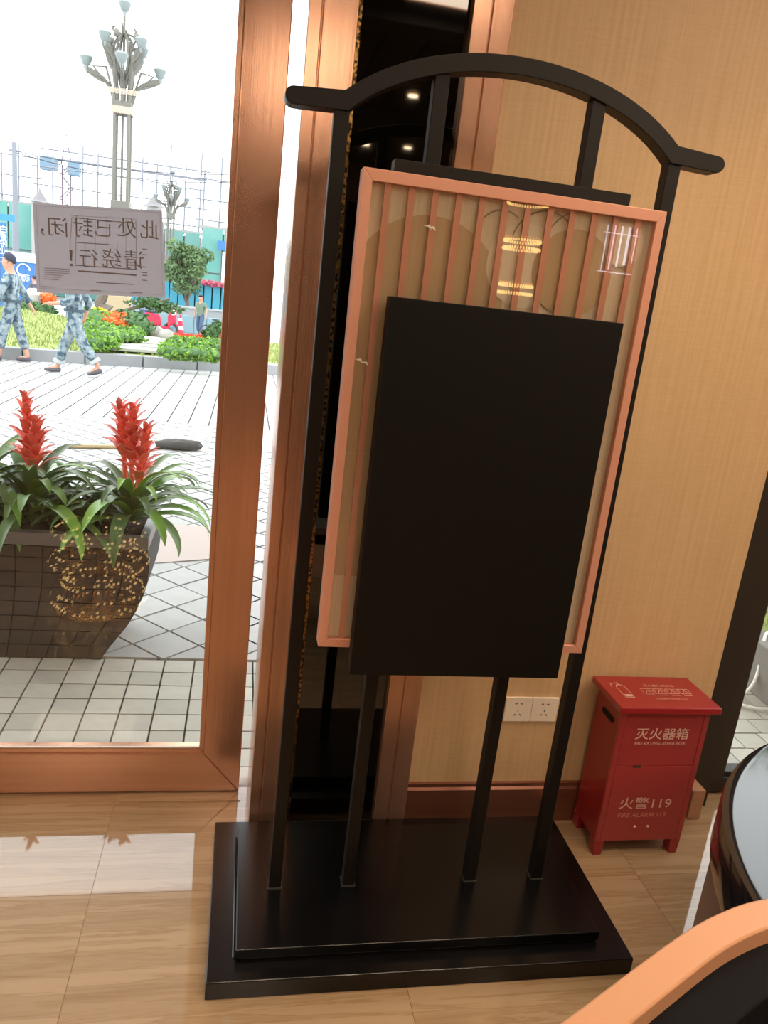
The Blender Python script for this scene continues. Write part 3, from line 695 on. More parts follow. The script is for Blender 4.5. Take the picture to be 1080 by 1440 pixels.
# lawn: height field behind the kerb
def lawn_z(x, y):
    d = (Vector((x, y, 0))-A_).dot(nk); l_ = max(0, min(1, (-2.3-x)/3)); e = max(0, min(1, d/7)); return .19+.34*l_*e*e*(3-2*e)+.02*noise.noise(Vector((x, y, 0)))
m_ = MB(); vs = []; nu, nv = 60, 30
for j in range(nv+1):
    for i in range(nu+1):
        p = A_+dk*(-7+15*i/nu)+nk*(.22+6.6*j/nv); vs.append((p.x, p.y, lawn_z(p.x, p.y)))
m_.add(vs, [(j*(nu+1)+i, j*(nu+1)+i+1, (j+1)*(nu+1)+i+1, (j+1)*(nu+1)+i) for j in range(nv) for i in range(nu)])
lw = m_.build('lawn', grassm, smooth=True); tag(lw, 'green lawn mound behind the grey kerb', 'lawn', kind='stuff')
g_ = MB()
for k in range(16000):
    u = rnd.uniform(-7, 8); v = rnd.uniform(.3, 6.6); p = A_+dk*u+nk*v
    z = lawn_z(p.x, p.y); h = rnd.uniform(.04, .1); a = rnd.uniform(0, PI); dx, dy = .012*math.cos(a), .012*math.sin(a); lx, ly = rnd.uniform(-.04, .04), rnd.uniform(-.04, .04)
    g_.add([(p.x-dx, p.y-dy, z-.01), (p.x+dx, p.y+dy, z-.01), (p.x+lx, p.y+ly, z+h)], [(0, 1, 2)])
me = bpy.data.meshes.new('g'); me.from_pydata(g_.v, [], g_.f); me.materials.append(grassm); o = bpy.data.objects.new('grass_blades', me); COL.objects.link(o); o['kind'] = 'stuff'; wp(o, lw)
rd = MB().box((-45, 21.4, -.9), (25, 140, -.56)).build('road', asphalt); tag(rd, kind='structure')

# ------------------------------------------------------------ foliage clumps
def leaves(m_, c, r, n, size, sc=(1, 1, 1)):
    c = Vector(c)
    for k in range(n):
        v = Vector((rnd.gauss(0, 1), rnd.gauss(0, 1), rnd.gauss(0, 1))).normalized()*rnd.uniform(.55, 1)*r; v = Vector((v.x*sc[0], v.y*sc[1], v.z*sc[2]))
        a = Vector((rnd.gauss(0, 1), rnd.gauss(0, 1), rnd.gauss(0, 1))).normalized(); b = a.cross(Vector((rnd.gauss(0, 1), rnd.gauss(0, 1), rnd.gauss(0, 1)))).normalized(); s_ = size*rnd.uniform(.6, 1.3); p = c+v
        m_.add([p-a*s_, p-b*s_*.45, p+a*s_, p+b*s_*.45], [(0, 1, 2, 3)])
def raw(m_, name, m, parent=None):
    me = bpy.data.meshes.new(name); me.from_pydata(m_.v, [], m_.f); me.materials.append(m); o = bpy.data.objects.new(name, me); COL.objects.link(o)
    if parent: wp(o, parent)
    return o
def bed(name, pts, r, n, size, m, label, cat, core=True, zs=.7, base=0):
    ps = [W(*p) if len(p) == 3 and p[2] > 5 else G(p[0], p[1], p[2]) for p in pts]; root = empty(name, (ps[0].x, ps[0].y, ps[0].z-r), label, cat)
    m_ = MB(); co = MB()
    for p in ps:
        leaves(m_, p, r, n, size, (1.3, 1.1, zs)); co.ball(p, r*.8, 10, (1.3, 1.1, zs), .3)
    tag(raw(m_, 'leaves' if 'flower' not in cat else 'petals', m, root), kind='stuff')
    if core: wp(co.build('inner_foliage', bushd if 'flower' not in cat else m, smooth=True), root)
    return root
hs1 = [(x, 483, .36) for x in (130, 139, 148)]+[(x, 475, .38) for x in range(132, 188, 9)]+[(x, 467, .38) for x in range(132, 194, 9)]+[(x, 460, .40) for x in range(132, 172, 9)]
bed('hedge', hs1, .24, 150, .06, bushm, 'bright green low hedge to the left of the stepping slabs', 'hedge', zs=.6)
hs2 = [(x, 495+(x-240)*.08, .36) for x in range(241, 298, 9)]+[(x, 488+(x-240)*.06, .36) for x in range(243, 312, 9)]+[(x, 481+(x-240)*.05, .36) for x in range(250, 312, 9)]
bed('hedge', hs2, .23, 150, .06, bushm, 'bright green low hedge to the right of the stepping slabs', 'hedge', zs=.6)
bed('flower_bed', [(236+6*i, 471+.4*i, .3) for i in range(9)], .14, 110, .045, redfl, 'low strip of red flowers behind the right hedge', 'flowers', zs=.4)
bed('flower_bed', [(304+6*i, 470+1*i, .35) for i in range(3)], .16, 160, .06, orfl, 'orange and red flowers beside the door frame, right of the man', 'flowers', zs=.5)
bed('flower_bed', [(150, 448, 20), (160, 452, 19.6), (172, 446, 19.8), (156, 444, 20.3), (170, 455, 19.4)], .2, 150, .05, orfl, 'orange flowers at the foot of the tall lamp post', 'flowers', zs=.6)
bed('flower_bed', [(133, 438, 20.5), (141, 441, 20.5)], .2, 150, .05, yelfl, 'small patch of yellow flowers left of the lamp post', 'flowers', zs=.6)
bed('shrub', [(135, 450, 20.2), (146, 456, 20)], .42, 330, .08, bushm, 'light green shrub below the yellow flowers', 'shrub')
bed('shrub', [(184, 450, 20), (190, 458, 19.6)], .38, 330, .08, bushd, 'dark green shrub right of the lamp post', 'shrub')
bed('shrub', [(296, 470, .4), (303, 463, .5), (308, 458, .5)], .17, 160, .08, bushd, 'spiky dark green shrub beside the walking man', 'shrub')
bed('flower_shrub', [(66, 421, 23)], .21, 300, .06, orfl, 'round orange flowering bush behind the lawn', 'flowers', zs=1)
bed('shrub', [(60, 436, 22.6), (36, 432, 22.6)], .3, 250, .08, bushd, 'small dark shrub at the top of the lawn', 'shrub')
bed('pink_flower_row', [(284+6*i, 397+.8*i, 42.03) for i in range(8)], .28, 90, .10, pinkfl, 'row of pink flowers on top of the cyan hoarding', 'flowers', zs=.5)
# pale upright stone by the soldier
p = W(50, 432, 23); o = MB().ball(p+Vector((0, 0, .1)), .34, 10, (.8, .6, 1.1), .5).build('garden_stone', rockm, smooth=True); tag(o, 'pale upright garden stone beside the orange bush', 'stone')
for i, (x, y, r, lab) in enumerate(((205, 467, .19, 'round pale garden rock, leftmost of the group'), (219, 469, .24, 'largest pale garden rock in the middle of the group'), (234, 472, .19, 'pale garden rock at the right end below the red scooter'))):
    p = G(x, y, .32); tag(MB().ball(p, r, 12, (1.1, .8, .75), .35).build('garden_rock', rockm, smooth=True), lab, 'rock', 'pale rocks at the end of the stepping path')
# stepping slabs
sp = empty('stepping_path', W(190, 490, 16.3), 'path of long pale stone slabs between the two green hedges', 'path')
for k, (ya, xa, xb) in enumerate(((498, 148, 243), (492, 152, 238), (486.5, 158, 236), (481.5, 168, 236), (477, 178, 234))):
    d_ = [15.3, 16.1, 16.9, 17.7, 18.5][k]
    a, b = W(xa, ya, d_-.1), W(xb, ya+4.5, d_+.35); z = .23
    t = Vector((b.x-a.x, b.y-a.y, 0)).normalized(); n2 = Vector((-t.y, t.x, 0))*.55
    q = [Vector((a.x, a.y, 0)), Vector((b.x, b.y, 0))]; q += [q[1]+n2, q[0]+n2]
    wp(MB().prism([(v.x, v.y, z) for v in q], (0, 0, .06)).build('stepping_slab', mat('pale_step', (.42, .42, .40), .8), bevel=.01), sp)
# bonsai pine leaning with prop
pr_ = empty('leaning_pine', W(135, 448, 22), 'gnarled grey pine trunk leaning behind the lawn with a long low branch', 'tree')
wp(MB().tube([W(150, 440, 22), W(143, 433, 22), W(140, 426, 22), W(144, 419, 22), W(148, 410, 22)], [.26, .18, .14, .13, .1], 8).build('trunk', bark, smooth=True), pr_)
wp(MB().tube([W(155, 441, 22), W(185, 434, 21.7), W(215, 427, 21.5), W(238, 420, 21.5)], [.04, .045, .04, .03], 6).build('prop_pole', bark), pr_)
m_ = MB()
for (x, y) in ((195, 426), (208, 423), (220, 425), (231, 428), (226, 433), (240, 434), (215, 428)): leaves(m_, W(x, y, 21.6), .3, 130, .06, (1.3, 1, .4))
tag(raw(m_, 'needles', bushd, pr_), kind='stuff')

# ------------------------------------------------------------ tall lamp posts
def lamp_post(base, H, label):
    r = empty('lamp_post', base, label, 'street lamp', 'ornate multi-armed street lamps'); B0 = Vector(base); s = H/12.0
    def P(x, z, y=0): return B0+Vector((x*s, y*s, z*s))
    wp(MB().box(P(-.45, 0, -.45), P(.45, 1.6, .45)).build('lamp_base', lampb, bevel=.04*s), r)
    for a, b in ((-.27, -.27), (.27, -.27), (.27, .27), (-.27, .27)):
        wp(MB().tube([P(a, 1.6, b), P(a, 9.0, b), P(a*1.25, 9.5, b*1.25)], .065*s, 8).build('post_tube', lampw), r)
    wp(MB().tube([P(0, 1.6), P(0, 12.1)], .05*s, 8).build('centre_tube', lampw), r)
    for z in (3.0, 4.9, 8.6): wp(MB().box(P(-.37, z, -.37), P(.37, z+.45, .37)).build('collar', lampw, bevel=.03*s), r)
    def bowl_(p, k=.84):
        wp(MB().lathe([(.05*s*k, 0), (.10*s*k, .18*s*k), (.16*s*k, .22*s*k), (.30*s*k, .55*s*k), (.24*s*k, .62*s*k)], p, 14).build('lamp_bowl', bowl, smooth=True), r)
    bowl_(P(0, 12.1), .85)
    for i in range(8):
        a = 2*PI*(i+.12)/8; long_ = i % 2 == 0; c_, s_ = math.cos(a), math.sin(a)
        R = 1.38 if long_ else .95; zb = 9.5 if long_ else 10.0; zt = 9.95 if long_ else 10.75
        pts = [P(.27*c_, 8.9, .27*s_), P(.45*c_, zb, .45*s_), P(R*.55*c_, zb+.42*(zt-zb)+.12, R*.55*s_), P(R*c_, zt, R*s_)]
        wp(MB().tube(pts, [.09*s, .10*s, .08*s, .05*s], 6).build('arm', lampw, smooth=True), r)
        # leaf shaped scroll plate along the arm
        q = [pts[1]+Vector((0, 0, .05*s)), pts[2]+Vector((-.1*c_*s, -.1*s_*s, .42*s)), pts[3]+Vector((-.25*c_*s, -.25*s_*s, .22*s)), pts[2]-Vector((0, 0, .02*s))]
        wp(MB().tube(q, .05*s, 5, True).build('scroll_ring', lampw), r)
        mid = pts[1].lerp(pts[3], .62)+Vector((0, 0, .10*s)); dr_ = (pts[3]-pts[1]).normalized(); nn = dr_.cross(Vector((0, 0, 1))).normalized(); uu = nn.cross(dr_)
        wp(MB().prism([mid+dr_*(.5*s*math.cos(2*PI*k/14))+uu*(.13*s*math.sin(2*PI*k/14))-nn*.02*s for k in range(14)], nn*.04*s).build('scroll_leaf', lampw), r)
        bowl_(pts[3]+Vector((0, 0, .03*s)))
    for i in range(6):
        a = 2*PI*i/6+.3; q = [P(.1*math.cos(a), 9.6, .1*math.sin(a)), P(.45*math.cos(a), 10.9, .45*math.sin(a)), P(.75*math.cos(a), 11.3, .75*math.sin(a))]
        t = wp(MB().tube(q, .04*s, 5).build('bud_stem', lampw), r); wp(MB().ball(q[-1], .13*s, 8, (1, 1, 1.2)).build('bud', lampw), t)
    for i in range(3):
        a = PI*i/3; q = [P(math.cos(a)*.42*math.sin(2*PI*k/20), 10.7+.75*math.cos(2*PI*k/20)*1.0, math.sin(a)*.42*math.sin(2*PI*k/20)) for k in range(20)]
        wp(MB().tube(q, .055*s, 5, True).build('cage_ring', lampw), r)
    for i in range(4):
        a = PI/2*i; q = [P(.1*math.cos(a), 11.5, .1*math.sin(a)), P(.35*math.cos(a), 11.45, .35*math.sin(a)), P(.45*math.cos(a), 11.65, .45*math.sin(a)), P(.36*math.cos(a), 11.72, .36*math.sin(a))]
        wp(MB().tube(q, .05*s, 5).build('scroll', lampw), r)
b1 = W(167, 468, 27.5)
top1 = W(173, 0, 27.5)
lamp_post((b1.x, b1.y, -.3), (top1.z+.3)*12/12.65, 'tall ornate white street lamp with a fan of glass bowls, nearer one behind the notice')
b2 = W(236, 430, 53); top2 = W(243, 240, 53)
lamp_post((b2.x, b2.y, -.56), (top2.z+.56)*12/12.65, 'smaller far ornate street lamp above the round tree')

# ------------------------------------------------------------ trees
def tree(px, py_base, py_top, Y, wpx, label):
    b = W(px, py_base, Y); b.z = -.56; t = W(px, py_top, Y); H = t.z-b.z; r = empty('street_tree', b, label, 'tree'); wd = wpx*Y/FPX/2
    wp(MB().tube([b, b+Vector((.05, 0, H*.3)), b+Vector((-.1, 0, H*.55))], [.11, .09, .06], 7).build('trunk', bark), r)
    m_ = MB(); brm = MB()
    for k in range(26):
        a = rnd.uniform(0, 2*PI); rr = rnd.uniform(.1, .82)*wd; z = H*rnd.uniform(.45, .9); c = b+Vector((math.cos(a)*rr*(1.15-.5*z/H), math.sin(a)*rr*.8, z))
        brm.tube([b+Vector((0, 0, H*.28)), b+Vector((math.cos(a)*rr*.4, math.sin(a)*rr*.3, H*.28+(z-H*.28)*.6)), c], [.04, .03, .015], 4)
        leaves(m_, c, wd*.36, 190, .11, (1, 1, .75))
    wp(brm.build('branches', bark), r); tag(raw(m_, 'leaves', treem, r), kind='stuff')
def big_tree(x, y, H, wd, label):
    r = empty('garden_tree', (x, y, .2), label, 'tree'); b = Vector((x, y, .2))
    wp(MB().tube([b, b+Vector((.05, 0, H*.3)), b+Vector((0, .05, H*.6))], [.13, .11, .07], 8).build('trunk', bark), r)
    m_ = MB(); brm = MB()
    for k in range(34):
        a = rnd.uniform(0, 2*PI); rr = rnd.uniform(.1, .9)*wd; z = H*rnd.uniform(.35, .95); c = b+Vector((math.cos(a)*rr, math.sin(a)*rr, z))
        brm.tube([b+Vector((0, 0, H*.28)), c], [.04, .012], 4); leaves(m_, c, wd*.34, 170, .09, (1, 1, .7))
    wp(brm.build('branches', bark), r); tag(raw(m_, 'leaves', bushd, r), kind='stuff')
tree(262, 436, 336, 40, 74, 'round leafy tree in front of the cyan hoarding')
# ------------------------------------------------------------ background construction site
def pbox(name, x0, y0_, x1, y1_, Y, th, m, parent=None):
    """box whose front face spans two pixel corners at distance Y, real size"""
    a, b = W(x0, y0_, Y), W(x1, y1_, Y); lo = (min(a.x, b.x), Y, min(a.z, b.z)); hi = (max(a.x, b.x), Y+th, max(a.z, b.z))
    o = MB().box(lo, hi).build(name, m)
    return wp(o, parent) if parent else o
def scaff(root, x0, x1, Y, z0, z1, dx, dz, rise):
    m_ = MB(); n = int((x1-x0)/dx)
    for i in range(n+1):
        x = x0+dx*i; zt = z1+rnd.uniform(-.3, rise); wp(MB().tube([(x, Y, z0), (x, Y, zt)], .06, 4).build('scaffold_pole', steelw), root)
    k = 0
    while z0+dz*(k+.5) < z1:
        z = z0+dz*(k+.5); wp(MB().tube([(x0-.5, Y-.1, z), (x1+.5, Y-.1, z)], .045, 4).build('scaffold_rail', steelw), root); k += 1
def site(name, xa, xb, ytop, Y, m, label, rise=3, sc=True, top=None):
    a = W(xa, ytop, Y); b = W(xb, ytop+ (xb-xa)*.113, Y); r = empty('netted_building', ((a.x+b.x)/2, Y, -.56), label, 'building')
    zt = a.z; n = max(2, int((b.x-a.x)/3)); fl_ = max(2, int((zt+.56)/3))
    for k in range(n):
        for f in range(fl_):
            xk = a.x+(b.x-a.x)*k/n; xk1 = a.x+(b.x-a.x)*(k+1)/n; z0 = -.56+(zt+.56)*f/fl_; z1 = -.56+(zt+.56)*(f+1)/fl_
            wp(MB().box((xk+.05, Y+rnd.uniform(0, .12), z0+.06), (xk1-.05, Y+.2, z1-.06)).build('net_panel', m), r)
    wp(MB().box((a.x, Y+.5, -.56), (b.x, Y+5, zt-.3)).build('concrete_core', slabm), r)
    for f in range(fl_+1):
        z = -.56+(zt+.56)*f/fl_; wp(MB().box((a.x-.2, Y+.25, z-.1), (b.x+.2, Y+.5, z+.1)).build('floor_slab', slabm), r)
    if sc: scaff(r, a.x, b.x, Y+.6, zt-.2, zt+(rise), 1.1, 1.3, 1.6)
    return r
site('n', -25, 46, 278, 60, net1, 'green netted construction building at the far left with scaffold poles on top', 3.2)
site('n', 50, 232, 292, 66, net2, 'long low netted building half hidden behind the notice', 3.6)
site('n', 236, 282, 322, 62, net2, 'pale green netted building behind the round tree', 4.5)
site('n', 284, 345, 318, 56, net1, 'bright green netted building next to the door frame', 3.2)
# pavilion roofs on the site
for (x, y, lab) in ((56, 285, 'small grey peaked pavilion roof left of the crane mast'), (217, 291, 'small grey peaked pavilion roof right of the notice')):
    p = W(x, y, 59); r = MB().lathe([(.85, 0), (.5, .15), (.08, .75), (.01, 1.0)], (p.x, p.y, p.z), 4).build('pavilion_roof', roofm); tag(r, lab, 'roof')
    b = wp(MB().box((p.x-.45, p.y-.45, -.56), (p.x+.45, p.y+.45, p.z)).build('pavilion_body', slabm), r)
# hoardings, walls, barriers
hb = empty('cyan_hoarding', W(270, 432, 42), 'bright cyan site hoarding behind the walking man', 'hoarding')
for k in range(-4, 8):
    x0 = 226+12*k; a = W(x0, 394+(x0-226)*.113, 42); b = W(x0+11.8, 436+(x0-226)*.113, 42)
    wp(MB().box((a.x, 42, -.56), (b.x, 42.06, a.z if k > 1 else a.z)).build('hoarding_panel', hoardc), hb)
gw = empty('garden_wall', W(260, 440, 38), 'low grey rendered wall behind the barriers', 'wall')
a = W(150, 424, 38); b = W(345, 446, 38); z1 = W(260, 433, 38).z
wp(MB().box((a.x, 38, -.56), (b.x, 38.3, z1)).build('wall_body', wallg), gw); wp(MB().box((a.x, 37.95, z1), (b.x, 38.35, z1+.08)).build('coping', mat('pale_coping', (.36, .38, .38), .8)), gw)
bar = empty('road_barrier', W(255, 455, 36.2), 'row of pale blue plastic road barriers behind the cone', 'barrier')
for k in range(-5, 6):
    x0 = 255+18*k; a = W(x0, 443+(x0-255)*.1, 36.2); b = W(x0+17, 460, 36.2)
    wp(MB().prism([(a.x, 36.2, -.56), (a.x, 36.7, -.56), (a.x, 36.55, a.z), (a.x, 36.35, a.z)], (b.x-a.x, 0, 0)).build('barrier_block', barc, bevel=.03), bar)
# left hand blue hoarding with emblem
HB = 40
bl = empty('blue_hoarding', W(35, 420, HB), 'blue site hoarding with a white emblem behind the first soldier', 'hoarding')
a = W(12, 366, HB); b = W(60, 424, HB)
for k in range(-3, 5):
    x0 = a.x+(b.x-a.x)/4*k; wp(MB().box((x0+.01, HB, -.56), (x0+(b.x-a.x)/4-.01, HB+.06, a.z)).build('hoarding_panel', hoardb), bl)
for k in range(22):
    x = a.x+(b.x-a.x)*k/21; wp(MB().tube([(x, HB-.02, a.z+.02), (x+.12, HB-.02, a.z+.35)], .03, 4).build('top_rail_bar', whitem), bl)
for dz in (.0, .37): wp(MB().box((a.x-.1, HB-.05, a.z+dz), (b.x+.1, HB+.03, a.z+dz+.05)).build('top_rail', whitem), bl)
e = W(33, 380, HB-.02)
wp(MB().tube([e+Vector((.28*math.cos(t*.35), 0, .28*math.sin(t*.35))) for t in range(15)], .035, 5).build('emblem_ring', whitem), bl)
wp(MB().tube([W(14, 396, HB-.03), W(22, 391, HB-.03), W(30, 385, HB-.03)], .03, 5).build('emblem_stroke', whitem), bl)
text('金霸国际', .30, whitem, Matrix.Translation(W(33, 390, HB-.03)) @ Matrix.Rotation(PI/2, 4, 'X'), bl, w=.55)
text('www', .10, whitem, Matrix.Translation(W(33, 394.5, HB-.03)) @ Matrix.Rotation(PI/2, 4, 'X'), bl, w=.5)
vs_ = empty('vertical_sign', W(4, 420, 41), 'tall narrow blue sign with white characters at the left edge', 'sign')
a = W(-6, 312, 41); b = W(9, 366, 41)
wp(MB().box((a.x, 41.0, b.z), (b.x, 41.12, a.z)).build('sign_panel', hoardb), vs_)
c_ = W(-10, 299, 41); d_ = W(20, 312, 41); wp(MB().box((c_.x, 40.98, d_.z), (d_.x, 41.14, c_.z)).build('sign_head', mat('bright_blue_head', (.05, .25, .5), .7)), vs_)
wp(MB().box((a.x+.1, 41.03, -.56), (a.x+.2, 41.1, b.z)).build('sign_post', steelw), vs_); wp(MB().box((b.x-.2, 41.03, -.56), (b.x-.1, 41.1, b.z)).build('sign_post', steelw), vs_)
for k, c in enumerate('白鲁钢业'): text(c, .34, whitem, Matrix.Translation(W(4.5, 322+10*k, 40.97)) @ Matrix.Rotation(PI/2, 4, 'X'), vs_, w=.30)
text('十', .3, whitem, Matrix.Translation(W(4.8, 363, 40.97)) @ Matrix.Rotation(PI/2, 4, 'X'), vs_, w=.28)
sb = empty('blue_sign_board', W(316, 360, 55), 'small blue board on the green netted building by the door frame', 'sign')
pbox('board', 306, 338, 332, 354, 55.4, .15, hoardb, sb); pbox('board_post', 313, 354, 317, 400, 55.5, .3, whitem, sb); q_ = W(315, 400, 55.4); wp(MB().box((q_.x-.25, 55.3, -.56), (q_.x+.25, 55.9, q_.z)).build('board_foot', whitem), sb)
# utility pole and wires
up2 = empty('utility_pole', W(27, 430, 50), 'thin grey utility pole at the left carrying wires', 'pole')
t0 = W(20, 200, 50); wp(MB().tube([(t0.x, 50, -.56), t0], [.22, .13], 8).build('pole_shaft', steelw), up2)
wp(MB().tube([W(12, 211, 50), W(29, 213, 50)], .06, 6).build('cross_arm', steelw), up2)
for i, (ya, yb_, sag_) in enumerate(((212, 232, .6), (214, 238, .9))):
    a = W(20, ya, 50); b = W(420, yb_+9, 50); pts = [a.lerp(b, k/16)-Vector((0, 0, sag_*4*(k/16)*(1-k/16))) for k in range(17)]
    tag(MB().tube(pts, .022, 4).build('overhead_wire', mat('wire_black', (.05, .05, .06), .6)), 'thin overhead wire crossing the white sky, %s of the two' % ('upper' if i == 0 else 'lower'), 'wire', 'overhead wires from the utility pole')
# tower crane
crn = empty('tower_crane', W(96, 290, 95), 'tower crane with long jib over the building site', 'crane')
a = W(93.5, 190, 95); w_ = .55; zb = -.56; cxn = a.x
for dx, dy in ((-w_, -w_), (w_, -w_), (w_, w_), (-w_, w_)): wp(MB().tube([(cxn+dx, 95+dy, zb), (cxn+dx, 95+dy, a.z-3)], .07, 4).build('mast_leg', cranec), crn)
m_ = MB(); z = zb; k = 0
while z < a.z-4:
    for y in (95-w_, 95+w_): m_.tube([(cxn-w_*(-1)**k, y, z), (cxn+w_*(-1)**k, y, z+1.2)], .045, 4)
    z += 1.2; k += 1
tag(wp(m_.build('mast_bracing', cranec), crn), kind='stuff')
wp(MB().tube([(cxn-w_, 95, a.z-3), (cxn, 95, a.z), (cxn+w_, 95, a.z-3)], .07, 4).build('mast_head', cranec), crn)
jz = W(93, 226, 95).z; jl = W(58, 225, 95).x; jr = W(292, 238, 95).x
jb = MB()
for y, dz in ((94.5, 0), (95.5, 0), (95, .9)): jb.tube([(jl, y, jz+dz), (jr, y, jz+dz)], .075, 4)
x = jl; k = 0
while x < jr-1.2:
    jb.tube([(x, 94.5, jz), (x+.6, 95, jz+.9), (x+1.2, 94.5, jz)], .03, 4); x += 1.2
wp(jb.build('jib', steelw), crn)
wp(MB().tube([(cxn, 95, a.z), (cxn+(jr-cxn)*.6, 95, jz+.9)], .03, 4).build('stay_cable', steelw), crn); wp(MB().tube([(cxn, 95, a.z), (jl+1, 95, jz+.9)], .03, 4).build('stay_cable', steelw), crn)
wp(MB().box((jl, 94.2, jz-1.2), (jl+1.6, 95.8, jz+.1)).build('counterweight', craneb), crn)
c_ = W(104, 236, 94); wp(MB().box((c_.x-.6, 93.6, c_.z-.8), (c_.x+.6, 94.8, c_.z+.6)).build('operator_cab', craneb, bevel=.08), crn)

# ------------------------------------------------------------ red scooter, cone, bicycle
def wheel(root, c, r, m=tyre, w=.05):
    pts = [c+Vector((r*math.cos(2*PI*k/20), 0, r*math.sin(2*PI*k/20))) for k in range(20)]
    t = wp(MB().tube(pts, w, 6, True).build('wheel', m, smooth=True), root); wp(MB().tube([c-Vector((0, .06, 0)), c+Vector((0, .06, 0))], r*.3, 10).build('hub', steelw), t)
    sp_ = MB()
    for k in range(4):
        a = PI*k/4; sp_.tube([c-Vector((math.cos(a), 0, math.sin(a)))*r, c+Vector((math.cos(a), 0, math.sin(a)))*r], .01, 4)
    wp(sp_.build('spokes', steelw), t)
Ys = 33; p = W(236, 470, Ys); p.z = -.56; sx_ = p.x
sc_ = empty('scooter', p, 'red motor scooter parked behind the pale rocks', 'scooter')
def S(x, z, y=0): return Vector((sx_+x, Ys+y, -.56+z))
wheel(sc_, S(.12, .27), .25, w=.07); wheel(sc_, S(-.75, .27, .25), .25, w=.07)
wp(MB().prism([S(.0, .35, -.22), S(.32, .55, -.22), (S(.30, 1.05, -.22)), S(.12, 1.12, -.22), S(-.02, .8, -.22)], (0, .44, 0)).build('front_shield', scoot, bevel=.05), sc_)
wp(MB().prism([S(-.95, .62, -.15), S(-.9, .88, -.15), S(-.35, .82, -.15), S(-.25, .40, -.15), S(-.7, .35, -.15)], (0, .34, 0)).build('rear_body', scoot, bevel=.05), sc_)
wp(MB().box(S(-.35, .30, -.15), S(.05, .38, .15)).build('floorboard', scoot), sc_)
wp(MB().box(S(-.92, .86, -.14), S(-.35, .95, .14)).build('seat', tyre, bevel=.03), sc_)
wp(MB().tube([S(.12, 1.08), S(.08, 1.2)], .04, 6).build('steering_post', steelw), sc_); wp(MB().tube([S(.0, 1.18, -.3), S(.08, 1.2, 0), S(.0, 1.18, .3)], .025, 6).build('handlebar', tyre), sc_)
wp(MB().ball(S(.2, .95, -.22), .11, 10).build('headlamp', whitem), sc_)
wp(MB().prism([S(-.05, .42, -.06), S(.15, .62, -.06), S(.42, .45, -.06), S(.36, .38, -.06), S(.12, .52, -.06)], (0, .14, 0)).build('front_mudguard', scoot, bevel=.02), sc_)
p = W(253, 466, 34); cb = empty('traffic_cone', (p.x, p.y, -.56), 'red and white traffic cone right of the scooter', 'cone')
C0 = Vector((p.x, p.y, -.56))
wp(MB().box(C0+Vector((-.22, -.22, 0)), C0+Vector((.22, .22, .05))).build('cone_base', scoot), cb)
for k, (r0, r1, z0, z1, m) in enumerate(((.19, .15, .05, .25, scoot), (.15, .12, .25, .4, whitem), (.12, .08, .4, .62, scoot), (.08, .05, .62, .72, whitem), (.05, .035, .72, .85, scoot))):
    wp(MB().lathe([(r0, z0), (r1, z1)], C0, 14).build('cone_band', m), cb)
def bicycle(px, py, Y, m, label, k=1.0, flip=1):
    p = W(px, py, Y); r = empty('bicycle', (p.x, p.y, -.56), label, 'bicycle', 'bicycles parked along the road')
    def S2(x, z, y=0): return Vector((p.x+flip*x*k, Y+y, -.56+z*k))
    wheel(r, S2(-.5, .33), .31*k, w=.025); wheel(r, S2(.5, .33), .31*k, w=.025)
    f = MB()
    for a, b in (((-.5, .33), (-.15, .75)), ((-.15, .75), (-.05, .3)), ((-.05, .3), (.35, .78)), ((-.15, .75), (.35, .78)), ((-.5, .33), (-.05, .3)), ((.5, .33), (.33, .95))): f.tube([S2(*a), S2(*b)], .022, 5)
    wp(f.build('bicycle_frame', m), r); wp(MB().ball(S2(-.18, .88), .12, 8, (1.2, .6, .35)).build('saddle', tyre), r); wp(MB().tube([S2(.25, 1.0, -.25), S2(.34, .98), S2(.25, 1.0, .25)], .018, 5).build('handlebar', steelw), r)
    wp(MB().box(S2(.4, .7, -.15), S2(.68, .92, .15)).build('basket', m), r)
bicycle(184, 455, 34, bikeb, 'blue bicycle just right of the lamp post base')
bicycle(193, 458, 35.2, bikeb, 'blue bicycle half hidden behind the bonsai pole, nearer the scooter')
bicycle(309, 463, 32, mat('bike_dark', (.08, .07, .12), .5), 'dark bicycle next to the door frame right of the walking man')

# ================================================================== PEOPLE
def skinmesh(name, pts, edges, rad, m, parent, root_i=0, sub=2):
    me = bpy.data.meshes.new(name); me.from_pydata([tuple(p) for p in pts], edges, []); o = bpy.data.objects.new(name, me); COL.objects.link(o)
    md = o.modifiers.new('skin', 'SKIN'); md.use_smooth_shade = True
    for i, v in enumerate(me.skin_vertices[0].data):
        r = rad[i]; v.radius = r if isinstance(r, tuple) else (r, r); v.use_root = (i == root_i)
    s2 = o.modifiers.new('sub', 'SUBSURF'); s2.levels = sub; s2.render_levels = sub
    bpy.context.view_layer.update(); dgp = bpy.context.evaluated_depsgraph_get(); ev = o.evaluated_get(dgp)
    m2 = bpy.data.meshes.new_from_object(ev); bpy.data.objects.remove(o); m2.materials.clear(); m2.materials.append(m)
    o = bpy.data.objects.new(name, m2); COL.objects.link(o); smoothit(m2, 3.1); wp(o, parent); return o
